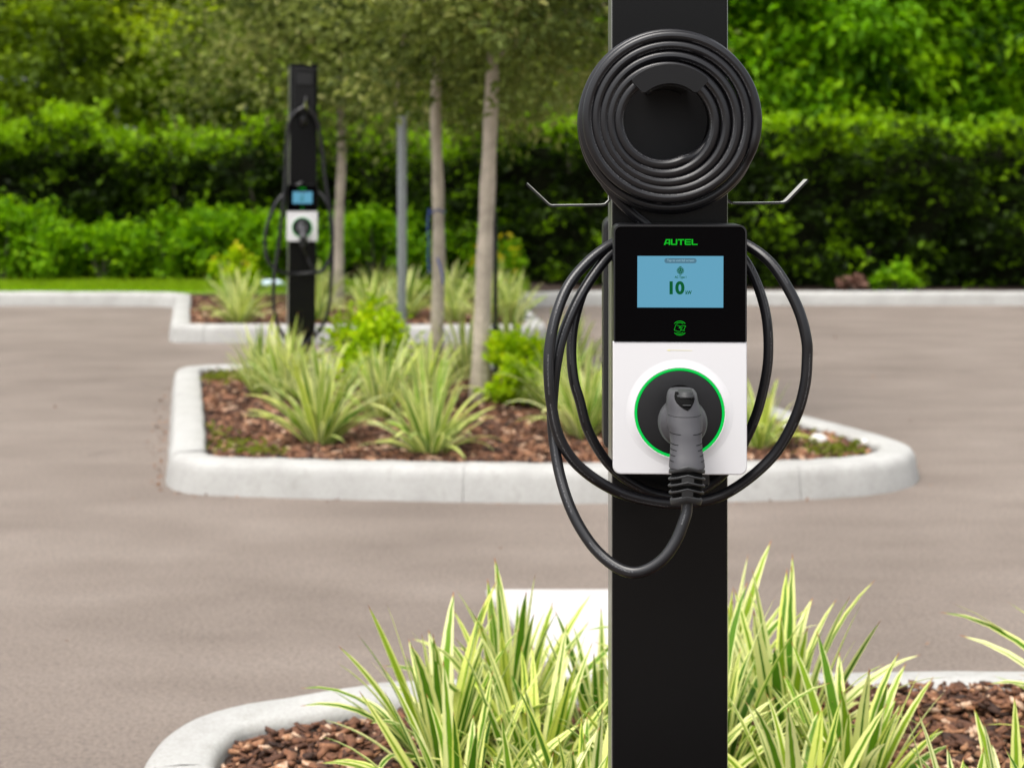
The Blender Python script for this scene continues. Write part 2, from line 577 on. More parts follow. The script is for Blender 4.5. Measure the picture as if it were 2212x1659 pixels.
M['housing'] = pmat('dark_housing_plastic', (0.010, 0.010, 0.011), 0.38, spec=0.4, bump=0.06, bscale=1200)
M['white'] = pmat('white_cover_plastic', (0.635, 0.63, 0.64), 0.34, spec=0.4)
M['glass'] = pmat('black_glass', (0.0006, 0.0006, 0.0010), 0.06, spec=0.06)
M['screen'] = pmat('lit_display', (0.005, 0.01, 0.012), 0.15, spec=0.15, emit=srgb(94, 158, 186)[:3], estr=1.0 / EXPO)
M['scr_green'] = pmat('display_dark_green', (0.0, 0.02, 0.008), 0.2, spec=0.1, emit=srgb(0, 76, 32)[:3], estr=1.0 / EXPO)
M['scr_grey'] = pmat('display_grey_pill', (0.01, 0.02, 0.025), 0.2, spec=0.1, emit=srgb(72, 112, 132)[:3], estr=1.0 / EXPO)
M['scr_pale'] = pmat('display_pale_text', (0.02, 0.03, 0.03), 0.2, spec=0.1, emit=srgb(128, 166, 184)[:3], estr=1.0 / EXPO)
M['led_text'] = pmat('lit_green_print', (0.0, 0.05, 0.005), 0.3, spec=0.1, emit=srgb(12, 168, 24)[:3], estr=1.0 / EXPO)
M['led_ring'] = pmat('green_light_ring', (0.0, 0.12, 0.03), 0.3, spec=0.2, emit=srgb(0, 186, 62)[:3], estr=0.95 / EXPO)
M['disc'] = pmat('socket_plate_plastic', (0.0085, 0.0085, 0.0095), 0.55, spec=0.3, bump=0.03, bscale=1500)
M['void'] = pmat('socket_opening', (0.002, 0.002, 0.002), 0.8, spec=0.1)
M['plug'] = pmat('grey_grip_plastic', (0.050, 0.049, 0.054), 0.50, spec=0.4, noise=0.06, nscale=25, bump=0.03, bscale=1800)
M['plug_dark'] = pmat('dark_grip_plastic', (0.030, 0.031, 0.032), 0.55, spec=0.4)
M['cable'] = cable_mat()
M['faded'] = pmat('faded_yellow_print', (0.70, 0.66, 0.36), 0.5)
M['blade'] = blade_mat(True)
M['blade_mass'] = blade_mat(False)
M['bark'] = pmat('pale_bark', (0.44, 0.375, 0.30), 0.9, noise=0.55, nscale=13, bump=0.9, bscale=45)
M['bark_dark'] = pmat('grey_bark', (0.13, 0.11, 0.088), 0.9, noise=0.4, nscale=14, bump=0.8, bscale=40)
M['galv'] = pmat('galvanised_steel', (0.34, 0.36, 0.37), 0.5, metal=0.55, noise=0.15, nscale=30)
M['stake'] = pmat('black_stake', (0.012, 0.012, 0.011), 0.7)
M['tape'] = pmat('blue_tie_tape', (0.03, 0.06, 0.24), 0.5)
M['stone'] = pmat('white_stone', (0.62, 0.60, 0.56), 0.8, noise=0.15, nscale=20, bump=0.4, bscale=60)
M['bag'] = pmat('pale_plastic_film', (0.55, 0.68, 0.76), 0.35, noise=0.2, nscale=9)
M['yellow'] = leaf_mat('yellow_flower', [(0, (0.55, 0.45, 0.02)), (1, (0.75, 0.62, 0.04))], patch=0.1)
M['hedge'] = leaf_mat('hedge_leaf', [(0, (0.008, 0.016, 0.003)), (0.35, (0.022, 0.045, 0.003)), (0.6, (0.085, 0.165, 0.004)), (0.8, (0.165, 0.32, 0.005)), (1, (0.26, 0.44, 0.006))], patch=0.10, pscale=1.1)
M['shrub'] = leaf_mat('shrub_leaf', [(0, (0.025, 0.080, 0.002)), (0.35, (0.125, 0.30, 0.004)), (1, (0.30, 0.52, 0.007))], patch=0.2, pscale=2)
M['lime'] = leaf_mat('lime_leaf', [(0, (0.22, 0.38, 0.006)), (0.6, (0.42, 0.60, 0.008)), (1, (0.62, 0.68, 0.015))], patch=0.15, pscale=4)
M['oak'] = leaf_mat('oak_leaf', [(0, (0.050, 0.072, 0.018)), (0.45, (0.15, 0.19, 0.045)), (0.85, (0.28, 0.32, 0.09)), (1, (0.46, 0.46, 0.18))], trans=0.4, patch=0.18, pscale=1.6)
M['olive'] = leaf_mat('olive_leaf', [(0, (0.034, 0.060, 0.006)), (0.35, (0.145, 0.22, 0.016)), (0.75, (0.29, 0.41, 0.022)), (1, (0.44, 0.54, 0.04))], patch=0.3, pscale=0.7)
M['bright'] = leaf_mat('bright_leaf', [(0, (0.020, 0.060, 0.002)), (0.4, (0.125, 0.31, 0.004)), (1, (0.31, 0.54, 0.005))], patch=0.3, pscale=0.7)
M['hedge_core'] = pmat('dark_core_fill', (0.010, 0.012, 0.005), 0.95, spec=0.05, noise=0.6, nscale=16, bump=1.0, bscale=22)  # dark fill for the core added inside the hedge
M['grass'] = leaf_mat('grass_blade', [(0, (0.15, 0.29, 0.005)), (1, (0.32, 0.48, 0.010))], patch=0.15, pscale=3)
M['weed'] = leaf_mat('weed_leaf', [(0, (0.08, 0.11, 0.015)), (1, (0.24, 0.26, 0.05))], patch=0.15, pscale=6)


def chip_mat():
    m, nt, b = mat_new('bark_mulch')
    at = nt.nodes.new('ShaderNodeAttribute'); at.attribute_name = 'rnd'
    r = ramp(nt, [(0, (0.022, 0.009, 0.005)), (0.35, (0.080, 0.032, 0.016)), (0.7, (0.19, 0.080, 0.038)), (0.92, (0.34, 0.175, 0.090)), (1, (0.52, 0.36, 0.25))])
    tc = nt.nodes.new('ShaderNodeTexCoord')
    mp = nt.nodes.new('ShaderNodeMapping'); mp.inputs['Scale'].default_value = (1, 1, 1)
    n = nt.nodes.new('ShaderNodeTexNoise'); n.inputs['Scale'].default_value = 90; n.inputs['Detail'].default_value = 4
    nt.links.new(tc.outputs['Object'], n.inputs['Vector'])
    ma = nt.nodes.new('ShaderNodeMath'); ma.operation = 'MULTIPLY_ADD'; ma.inputs[1].default_value = 0.5; ma.inputs[2].default_value = -0.25
    nt.links.new(n.outputs['Fac'], ma.inputs[0])
    ad = nt.nodes.new('ShaderNodeMath'); ad.use_clamp = True
    nt.links.new(at.outputs['Fac'], ad.inputs[0]); nt.links.new(ma.outputs[0], ad.inputs[1])
    nt.links.new(ad.outputs[0], r.inputs['Fac']); nt.links.new(r.outputs[0], b.inputs['Base Color'])
    b.inputs['Roughness'].default_value = 0.85
    return m
M['chip'] = chip_mat()


# ------------------------------------------------------------------ ground and kerbs
def sheet(name, poly, z, mat, kind='structure', parent=None):
    bm = bmesh.new()
    vs = [bm.verts.new((x, y, z)) for x, y in poly]
    bm.faces.new(vs)
    bmesh.ops.triangulate(bm, faces=bm.faces)
    for f in bm.faces:
        if f.normal.z < 0:
            f.normal_flip()
    m = bpy.data.meshes.new(name)
    bm.to_mesh(m); bm.free()
    o = link(name, m, parent, mat)
    if kind:
        o['kind'] = kind
    return o


sheet('parking_lot', [(-300, -200), (300, -200), (300, 500), (-300, 500)], 0.0, M['asphalt'])


def normals2d(pts, closed):
    n = len(pts)
    out = []
    for i in range(n):
        a = pts[(i - 1) % n] if closed else pts[max(0, i - 1)]
        b = pts[(i + 1) % n] if closed else pts[min(n - 1, i + 1)]
        t = (b - a).normalized()
        out.append(Vector((-t.y, t.x, 0)))     # left of travel = bed side
    return out


KW, KH = 0.175, 0.15
KPROF = [(-0.012, -0.02), (-0.010, 0.0), (0.006, KH - 0.055), (0.012, KH - 0.030), (0.024, KH - 0.012), (0.045, KH - 0.002),
         (KW * 0.6, KH), (KW - 0.022, KH - 0.002), (KW - 0.006, KH - 0.010), (KW, KH - 0.028), (KW, -0.02)]


def kerb(name, ctrl, closed, label, piece=1.5, step=0.05, n=10, skip=None):
    """kerb of cast lengths along a path with the bed on the left of travel"""
    root = empty(name, (0, 0, 0))
    tag(root, label, None, kind='structure')
    pts = resample(catmull([(x, y, 0) for x, y in ctrl], n, closed), step, closed)
    nr = normals2d(pts, closed)
    N = len(pts)
    per = max(2, int(round(piece / step)))
    nseg = max(1, round(N / per))
    bounds = [round(i * N / nseg) for i in range(nseg + 1)]
    if not closed:
        bounds[-1] = N - 1
    for s in range(nseg):
        ids = list(range(bounds[s], bounds[s + 1] + 1))
        V, F = [], []
        m = len(KPROF)
        wob = random.uniform(-0.002, 0.002)
        for q, i in enumerate(ids):
            p, d = pts[i % N].copy(), nr[i % N]
            if q == 0 and len(ids) > 1:
                p = p.lerp(pts[ids[1] % N], 0.025)
            if q == len(ids) - 1:
                p = p.lerp(pts[ids[-2] % N], 0.025)
            for off, z in KPROF:
                j = 0.0025 * math.sin(i * 1.7 + off * 40) + 0.002 * math.sin(i * 0.61)
                V.append((p.x + d.x * (off + j), p.y + d.y * (off + j), z + (wob + j * 0.5 if z > 0.05 else 0)))
        for a in range(len(ids) - 1):
            for k in range(m - 1):
                F.append((a * m + k, a * m + k + 1, (a + 1) * m + k + 1, (a + 1) * m + k))
        bm = bmesh.new(); bm.from_mesh(mesh('k', V, F))
        me = bm_mesh(bm, 'kerb_stone')
        link('kerb_stone', me, root, M['kerb'], smooth=True)
    return root, pts, nr


def inner(pts, nr, d):
    return [(p.x + n.x * d, p.y + n.y * d) for p, n in zip(pts, nr)]


# near bed (the one the front post stands in), travelled clockwise seen from above reversed so that the bed is on the left
near_ctrl = [(-0.825, 3.30), (-0.70, 2.70), (-0.45, 1.7), (-0.22, 0.85), (0.0, 0.60), (1.2, 0.55), (2.4, 0.6), (2.9, 1.2), (2.95, 2.6), (2.85, 3.5), (2.4, 3.93),
             (1.35, 3.99), (0.93, 3.985), (0.3, 3.955), (-0.248, 3.917), (-0.42, 3.863), (-0.565, 3.79), (-0.693, 3.727), (-0.787, 3.63), (-0.832, 3.48)]
k1, k1p, k1n = kerb('near_kerb', near_ctrl, True, 'pale concrete kerb round the bed the front charging post stands in')
bed2_ctrl = [(-1.60, 7.02), (-1.50, 6.86), (-1.38, 6.80), (-1.054, 6.74), (-0.42, 6.67), (0.19, 6.624), (0.80, 6.643), (1.327, 6.71), (1.62, 6.80), (1.84, 6.98), (1.93, 7.20), (1.90, 7.42),
             (1.78, 7.75), (1.55, 8.30), (1.25, 9.4), (1.05, 10.1), (0.85, 10.28), (0.4, 10.32), (-0.8, 10.32), (-1.9, 10.32), (-2.15, 10.26), (-2.25, 10.08), (-2.20, 9.8), (-1.93, 8.55), (-1.68, 7.4)]
k2, k2p, k2n = kerb('middle_kerb', bed2_ctrl, True, 'pale concrete kerb round the middle planting bed')
per_ctrl = [(-40, 16.5), (-25, 16.5), (-12, 16.48), (-6, 16.45), (-4.4, 16.4), (-3.85, 16.36), (-3.66, 16.22), (-3.56, 15.9), (-3.25, 14.4), (-2.98, 13.15), (-2.92, 12.96), (-2.76, 12.88), (-1.5, 12.84), (-0.3, 12.82),
            (0.12, 12.84), (0.27, 12.92), (0.30, 13.15), (0.20, 14.3), (0.10, 15.6), (0.16, 16.15), (0.45, 16.42), (1.2, 16.5), (6, 16.5), (14, 16.5), (25, 16.5), (40, 16.5)]
k3, k3p, k3n = kerb('perimeter_kerb', per_ctrl, False, 'long pale kerb between the parking lot and the hedge', piece=3.0, step=0.08)

SOIL = 0.105
bed1 = sheet('near_bed_soil', inner(k1p, k1n, KW - 0.02), SOIL, M['soil'])
bed2 = sheet('middle_bed_soil', inner(k2p, k2n, KW - 0.02), SOIL, M['soil'])
b3 = [q for q, p in zip(inner(k3p, k3n, KW - 0.02), k3p) if -3.7 < p.x < 0.5 and p.y < 16.45]
bed3 = sheet('far_bed_soil', b3 + [(0.6, 16.8), (-3.8, 16.8)], SOIL, M['soil'])
sheet('verge', [(-300, 16.67), (300, 16.67), (300, 500), (-300, 500)], 0.118, M['verge'])
sheet('hedge_bed', [(0.2, 16.68), (30, 16.68), (30, 19.5), (-14, 21.5), (-14, 18.0), (-0.2, 17.9)], 0.123, M['soil'])

# pale concrete apron against the far side of the near bed
pad = bmesh.new()
pv = [(-0.09, 5.18), (0.12, 4.35), (0.20, 3.992), (0.78, 3.995), (0.70, 5.18)]
top = [pad.verts.new((x, y, 0.022)) for x, y in pv]
bot = [pad.verts.new((x, y, -0.02)) for x, y in pv]
pad.faces.new(top); pad.faces.new(list(reversed(bot)))
for i in range(5):
    pad.faces.new((top[i], bot[i], bot[(i + 1) % 5], top[(i + 1) % 5]))
bmesh.ops.recalc_face_normals(pad, faces=pad.faces)
bmesh.ops.bevel(pad, geom=[e for e in pad.edges if all(v.co.z > 0 for v in e.verts)], offset=0.005, segments=2, affect='EDGES')
o = link('concrete_apron', bm_mesh(pad, 'apron'), None, M['pad']); o['kind'] = 'structure'

# ------------------------------------------------------------------ scatter helpers
def in_poly(x, y, poly):
    px = np.array([p[0] for p in poly]); py = np.array([p[1] for p in poly])
    qx, qy = np.roll(px, -1), np.roll(py, -1)
    x = x[:, None]; y = y[:, None]
    c = ((py > y) != (qy > y)) & (x < (qx - px) * (y - py) / (qy - py + 1e-12) + px)
    return (c.sum(1) % 2) == 1


def quads_mesh(name, verts, nper, face, rnd):
    """many copies of one small piece: verts (n*nper,3), face index list(s) of one piece"""
    n = len(rnd)
    f = np.array(face, dtype=np.int32)
    nf, nl = f.shape
    idx = (f[None] + (np.arange(n) * nper)[:, None, None]).reshape(-1)
    m = bpy.data.meshes.new(name)
    m.vertices.add(n * nper)
    m.vertices.foreach_set('co', verts.astype(np.float32).ravel())
    m.loops.add(len(idx)); m.loops.foreach_set('vertex_index', idx)
    m.polygons.add(n * nf)
    m.polygons.foreach_set('loop_start', np.arange(n * nf, dtype=np.int32) * nl)
    m.polygons.foreach_set('loop_total', np.full(n * nf, nl, dtype=np.int32))
    a = m.attributes.new('rnd', 'FLOAT', 'FACE')
    a.data.foreach_set('value', np.repeat(rnd, nf).astype(np.float32))
    m.update(calc_edges=True)
    return m


def unit(v):
    return v / (np.linalg.norm(v, axis=1, keepdims=True) + 1e-9)


def leaves(name, C, size, up=0.35, aspect=0.5, out=None, droop=0.0, fold=0.18, rnd=None):
    """leaf blades at points C: folded four-cornered blades, turned at random"""
    n = len(C)
    d = rng.normal(size=(n, 3))
    d[:, 2] = d[:, 2] * 0.6 - droop
    if out is not None:
        d += out * 0.9
    d = unit(d)
    nn = rng.normal(size=(n, 3)); nn[:, 2] += up * 3
    if out is not None:
        nn += out * 0.7
    s = unit(np.cross(d, nn)); nn = np.cross(s, d)
    L = (size * rng.uniform(0.6, 1.35, n))[:, None]
    w = L * aspect * rng.uniform(0.8, 1.2, n)[:, None]
    v = np.empty((n, 4, 3))
    v[:, 0] = C
    v[:, 1] = C + d * L * 0.5 + s * w * 0.5 + nn * L * fold
    v[:, 2] = C + d * L - nn * L * 0.1
    v[:, 3] = C + d * L * 0.5 - s * w * 0.5 + nn * L * fold
    if rnd is None:
        rnd = rng.beta(2, 2, n)
    return quads_mesh(name, v.reshape(-1, 3), 4, [(0, 1, 2), (0, 2, 3)], rnd)


CHIP_F = [(0, 1, 2, 3), (4, 7, 6, 5), (0, 4, 5, 1), (1, 5, 6, 2), (2, 6, 7, 3), (3, 7, 4, 0)]


def chips(name, parent, poly, ymin, ymax, density, lo, hi, z0=SOIL):
    xs = [p[0] for p in poly]
    area = (max(xs) - min(xs)) * (ymax - ymin)
    n = int(area * density)
    x = rng.uniform(min(xs), max(xs), n); y = rng.uniform(ymin, ymax, n)
    k = in_poly(x, y, poly)
    x, y = x[k], y[k]; n = len(x)
    L = rng.uniform(lo, hi, n) * rng.choice([0.6, 1.0, 1.6], n, p=[.4, .45, .15]); w = L * rng.uniform(0.22, 0.6, n); t = rng.uniform(0.003, 0.008, n) * (L / 0.03) ** 0.5
    a = rng.uniform(0, 2 * np.pi, n)
    d = np.stack([np.cos(a), np.sin(a), rng.normal(0, 0.28, n)], 1); d = unit(d)
    up = np.stack([rng.normal(0, .35, n), rng.normal(0, .35, n), np.ones(n)], 1)
    s = unit(np.cross(up, d)); u = np.cross(d, s)
    C = np.stack([x, y, z0 + rng.uniform(0.0, 0.022, n)], 1)
    v = np.empty((n, 8, 3))
    cs = [(-1, -1), (1, -1), (1, 1), (-1, 1)]
    for q, (i, j) in enumerate(cs):
        li = L * 0.5 * i * rng.uniform(0.7, 1.1, n); wi = w * 0.5 * j * rng.uniform(0.5, 1.2, n)
        base = C + d * li[:, None] + s * wi[:, None]
        v[:, q] = base + u * (t * 0.5)[:, None] + u * rng.normal(0, 0.002, n)[:, None]
        v[:, q + 4] = base - u * (t * 0.5)[:, None]
    r = np.clip(rng.beta(1.7, 1.9, n), 0, 1)
    r[rng.random(n) < 0.05] = 1.0
    o = link(name, quads_mesh(name, v.reshape(-1, 3), 8, CHIP_F, r), parent, M['chip'])
    o['kind'] = 'stuff'
    return o


poly1 = inner(k1p, k1n, KW + 0.012)
poly2 = inner(k2p, k2n, KW + 0.02)
chips('bark_mulch', bed1, poly1, 2.0, 3.9, 5200, 0.018, 0.042)
strip_ = [i_ for i_ in range(len(k1p)) if k1p[i_].x > 0.35 and k1p[i_].y > 3.75]
edge_poly = [(k1p[i_].x + k1n[i_].x * 0.145, k1p[i_].y + k1n[i_].y * 0.145) for i_ in strip_] + [(k1p[i_].x + k1n[i_].x * 0.30, k1p[i_].y + k1n[i_].y * 0.30) for i_ in reversed(strip_)]
chips('bark_mulch', bed1, edge_poly, 3.5, 3.95, 9000, 0.018, 0.036, KH - 0.020)       # mulch heaped against and over the kerb
chips('bark_mulch', bed2, poly2, 6.7, 10.3, 1700, 0.028, 0.060)
chips('bark_mulch', bed3, b3 + [(0.0, 16.3), (-3.4, 16.3)], 12.9, 16.6, 700, 0.03, 0.07)

# ------------------------------------------------------------------ charging stations
def housing_parts(root, ctr_z, near):
    """wall box: dark body, white lower cover, black glass, display, ring, lettering; front faces -y"""
    k = 0.2043e-3
    DX = 0.0072 if near else -0.008
    X = lambda px: (px - 1129) * k + DX
    Z = lambda py: ctr_z - (py - 993) * k
    hw, hh = 0.0925, 0.1735
    YF = -0.190                      # front plane
    body = link('charger_housing', bm_mesh(plate_bm(round_poly(DX - hw, DX + hw, ctr_z - hh, ctr_z + hh, (.012, .012, .010, .010)), -0.100, YF + 0.006, 0.004), 'housing'), root, M['housing'], smooth=False)
    zs = Z(940)
    wc = link('white_cover', bm_mesh(plate_bm(round_poly(DX - hw - 0.001, DX + hw + 0.0005, ctr_z - hh - 0.0005, zs, (.011, .011, .0015, .0015)), YF + 0.012, YF, 0.0022), 'white_cover'), body, M['white'])
    gl = link('glass_panel', bm_mesh(plate_bm(round_poly(DX - hw + 0.0015, DX + hw - 0.0015, zs + 0.0012, ctr_z + hh - 0.0018, (.001, .001, .0085, .0085)), YF + 0.010, YF + 0.0005, 0.0012), 'glass'), body, M['glass'])
    fr = []
    ol = round_poly(DX - hw, DX + hw, zs + 0.0005, ctr_z + hh, (.001, .001, .010, .010))
    # thin frame round the glass
    bmf = bmesh.new()
    il = round_poly(DX - hw + 0.0022, DX + hw - 0.0022, zs + 0.0006, ctr_z + hh - 0.0022, (.001, .001, .0085, .0085))
    a = [bmf.verts.new((x, YF - 0.0008, z)) for x, z in ol]
    b = [bmf.verts.new((x, YF - 0.0008, z)) for x, z in il]
    c = [bmf.verts.new((x, YF + 0.012, z)) for x, z in ol]
    d = [bmf.verts.new((x, YF + 0.003, z)) for x, z in il]
    n = len(ol)
    for i in range(n):
        j = (i + 1) % n
        bmf.faces.new((a[i], a[j], b[j], b[i])); bmf.faces.new((a[i], c[i], c[j], a[j])); bmf.faces.new((b[i], b[j], d[j], d[i]))
    link('glass_frame', bm_mesh(bmf, 'glass_frame'), body, M['housing'])
    yS = YF - 0.0004
    scr = link('display_screen', mesh('screen', [(X(838), yS, Z(706)), (X(1422), yS, Z(706)), (X(1423), yS, Z(355)), (X(839), yS, Z(355))], [(0, 1, 2, 3)]), body, M['screen'])
    yT = yS - 0.0003
    pill = round_poly(X(1022), X(1241), Z(404), Z(370), (.0034,) * 4, 6)
    link('screen_button', mesh('pill', [(x, yT, z) for x, z in pill], [tuple(range(len(pill)))]), body, M['scr_grey'])
    link('screen_text', text_mesh('Tap to exit full screen', X(1040), X(1224), Z(397), Z(376), yT - 0.0002, 0.015), body, M['scr_pale'])
    link('screen_text', text_mesh('AC Type 1', X(1092), X(1171), Z(511), Z(490), yT, 0.03), body, M['scr_green'])
    link('screen_text', text_mesh('10', X(1057), X(1159), Z(617), Z(526), yT, 0.045), body, M['scr_green'])
    link('screen_text', text_mesh('kW', X(1166), X(1208), Z(616), Z(590), yT, 0.035), body, M['scr_green'])
    # connector symbol
    parts = []
    cx, cz = X(1131), Z(454)
    circ = lambda r, y, x=cx, z=cz, m=24: ([(x + r * math.cos(2 * math.pi * q / m), y, z + r * math.sin(2 * math.pi * q / m)) for q in range(m)], [tuple(range(m))])
    def ringf(r0, r1, y, x=cx, z=cz, m=28):
        v = [(x + r * math.cos(2 * math.pi * q / m), y, z + r * math.sin(2 * math.pi * q / m)) for q in range(m) for r in (r0, r1)]
        return v, [(2 * q, 2 * q + 1, (2 * q + 3) % (2 * m), (2 * q + 2) % (2 * m)) for q in range(m)]
    parts.append(ringf(22.5 * k, 25 * k, yT)); parts.append(circ(20 * k, yT))
    parts.append(([(cx - 7 * k, yT, cz + 25.2 * k), (cx + 7 * k, yT, cz + 25.2 * k), (cx + 7 * k, yT, cz + 29 * k), (cx - 7 * k, yT, cz + 29 * k)], [(0, 1, 2, 3)]))
    parts.append(([(cx - 7 * k, yT, cz - 29 * k), (cx + 7 * k, yT, cz - 29 * k), (cx + 7 * k, yT, cz - 25.2 * k), (cx - 7 * k, yT, cz - 25.2 * k)], [(0, 1, 2, 3)]))
    link('screen_symbol', mesh('symbol', *merge(parts)), body, M['scr_green'])
    pins = [ringf(2.6 * k, 4.6 * k, yT - 0.0002, cx + a * k, cz + b * k, 14) for a, b in ((-7, 7), (7, 7), (0, -10))]
    pins += [circ(3.4 * k, yT - 0.0002, cx + a * k, cz + b * k, 12) for a, b in ((-11, -4), (11, -4))]
    link('screen_symbol', mesh('pins', *merge(pins)), body, M['screen'])
    # maker's lettering
    x0, x1, z0, z1 = X(1018), X(1248), Z(280), Z(240)
    H = z1 - z0
    letters = {
        'A': (1.12, [[(0, 0), (.27, 0), (.53, .8), (.36, 1)], [(.36, 1), (.53, .8), (1.1, .8), (1.1, 1)], [(.84, 0), (1.1, 0), (1.1, .8), (.84, .8)], [(.33, .22), (.84, .22), (.84, .42), (.41, .42)]]),
        'U': (1.08, [[(0, .2), (.25, .2), (.25, 1), (0, 1)], [(.08, 0), (1.0, 0), (1.08, .2), (0, .2)], [(.83, .2), (1.08, .2), (1.08, 1), (.83, 1)]]),
        'T': (1.08, [[(0, .79), (1.08, .79), (1.08, 1), (0, 1)], [(.41, 0), (.67, 0), (.67, .79), (.41, .79)]]),
        'E': (1.08, [[(.08, .8), (1.08, .8), (1.08, 1), (0.02, 1)], [(0, .2), (.24, .2), (.24, .8), (0.0, .8)], [(.24, .41), (1.02, .41), (1.02, .6), (.24, .6)], [(.1, 0), (1.08, 0), (1.08, .2), (0, .2)]]),
        'L': (1.02, [[(0, .2), (.25, .2), (.25, 1), (0, 1)], [(.08, 0), (1.02, 0), (1.02, .2), (0, .2)]])}
    adv, L = 0.0, []
    for ch in 'AUTEL':
        w, q = letters[ch]
        for i, poly in enumerate(q):
            L.append(([(x0 + (adv + u) * H, YF - 0.0004 - 0.00003 * i, z0 + v * H) for u, v in poly], [(0, 1, 2, 3)]))
        adv += w + 0.085
    sc = (x1 - x0) / ((adv - 0.085) * H)
    L = [([(x0 + (p[0] - x0) * sc, p[1], p[2]) for p in v], f) for v, f in L]
    link('brand_lettering', mesh('lettering', *merge(L)), body, M['led_text'])
    # card reader symbol
    nx, nz = X(1127), Z(846)
    st = []
    arc = lambda r, a0, a1, w: ribbon([(nx + r * k * math.cos(R(a)), nz + r * k * math.sin(R(a))) for a in np.linspace(a0, a1, 14)], w * k, YF - 0.0004)
    st += [arc(48, 40, 140, 4.2), arc(37, 52, 128, 3.6), arc(48, 220, 320, 4.2), arc(37, 232, 308, 3.6)]
    q = lambda pts, cl=False, yy=0.00045: ribbon([(nx + a * k, nz + b * k) for a, b in pts], 3.2 * k, YF - yy, cl)
    st += [q([(-38, -14), (-28, 22), (6, 12), (14, 14)], yy=.0005), q([(-38, -14), (2, -24), (8, -6)], yy=.00055), q([(-6, 2), (4, 10), (16, 16), (30, 17), (42, 14)], yy=.0006),
           q([(38, 14), (30, -8), (26, -14), (10, -14), (8, -2), (20, 4)], yy=.00065), q([(-6, 2), (10, 0), (20, 4)], yy=.0007), q([(26, -14), (32, -20)], yy=.00075)]
    link('card_symbol', mesh('card_symbol', *merge(st)), body, M['led_text'])
    # faded printed arrow on the white cover
    link('faded_print', mesh('faded', *merge([ribbon([(X(1050), Z(996)), (X(1210), Z(998))], 3 * k, YF - 0.0003),
         ([(X(1036), YF - 0.00032, Z(996)), (X(1060), YF - 0.00032, Z(1004)), (X(1060), YF - 0.00032, Z(988))], [(0, 1, 2)])])), body, M['faded'])
    # socket: collar, light ring, plate, opening
    rx, rz = X(1125), Z(1423)
    def lat(name, prof, mat, n=72):
        me = lathe_mesh(prof, n, 'Y', name)
        for v in me.vertices:
            v.co.x += rx; v.co.z += rz
        return link(name, me, body, mat, smooth=True)
    lat('socket_collar', [(0.0745, YF - 0.0001), (0.0715, YF - 0.0004), (0.0670, YF - 0.0015), (0.0640, YF - 0.0026), (0.0628, YF - 0.0030), (0.0626, YF + 0.001)], M['white'])
    lat('light_ring', [(0.0627, YF + 0.001), (0.0626, YF - 0.0026), (0.0618, YF - 0.0031), (0.0594, YF - 0.0029), (0.0590, YF - 0.0024), (0.0590, YF + 0.001)], M['led_ring'])
    lat('socket_plate', [(0.0589, YF + 0.001), (0.0588, YF - 0.0020), (0.0575, YF - 0.0026), (0.03, YF - 0.0028), (0.0, YF - 0.0028)], M['disc'])
    oz = rz + 0.036
    op = [(rx + 0.0005 + 0.012 * s, oz - 0.016) for s in (-1, 1)] + [(rx + 0.0005 + 0.012 * math.cos(a), oz - 0.001 + 0.0045 * math.sin(a)) for a in np.linspace(0, math.pi, 12)]
    link('socket_opening', mesh('opening', [(x, YF - 0.0042, z) for x, z in op], [tuple(range(len(op)))]), body, M['void'])
    return body, rx, rz, YF


def ell_ring(cx, cy, z, a, b, n, ey=2.4, ex=2.4):
    out = []
    for q in range(n):
        t = 2 * math.pi * q / n
        c, s = math.cos(t), math.sin(t)
        out.append((cx + a * math.copysign(abs(c) ** (2 / ex), c), cy + b * math.copysign(abs(s) ** (2 / ey), s), z))
    return out


def loft(sections, n=28, cap=True):
    V, F = [], []
    for s in sections:
        V += ell_ring(*s, n)
    for i in range(len(sections) - 1):
        for q in range(n):
            F.append((i * n + q, i * n + (q + 1) % n, (i + 1) * n + (q + 1) % n, (i + 1) * n + q))
    if cap:
        F.append(tuple(range(n - 1, -1, -1)))
        F.append(tuple((len(sections) - 1) * n + q for q in range(n)))
    return V, F


def interp_sections(secs, m):
    """secs: (x, y, z, a, b) -> smooth dense list"""
    out = []
    for p in catmull4(secs, m):
        out.append(p)
    return out


def catmull4(pts, n):
    A = [np.array(p, float) for p in pts]
    out = []
    for i in range(len(A) - 1):
        p0, p1, p2, p3 = A[max(0, i - 1)], A[i], A[i + 1], A[min(len(A) - 1, i + 2)]
        for k in range(n):
            t = k / n
            out.append(tuple(0.5 * (2 * p1 + (p2 - p0) * t + (2 * p0 - 5 * p1 + 4 * p2 - p3) * t * t + (3 * p1 - p0 - 3 * p2 + p3) * t ** 3)))
    out.append(tuple(A[-1]))
    return out


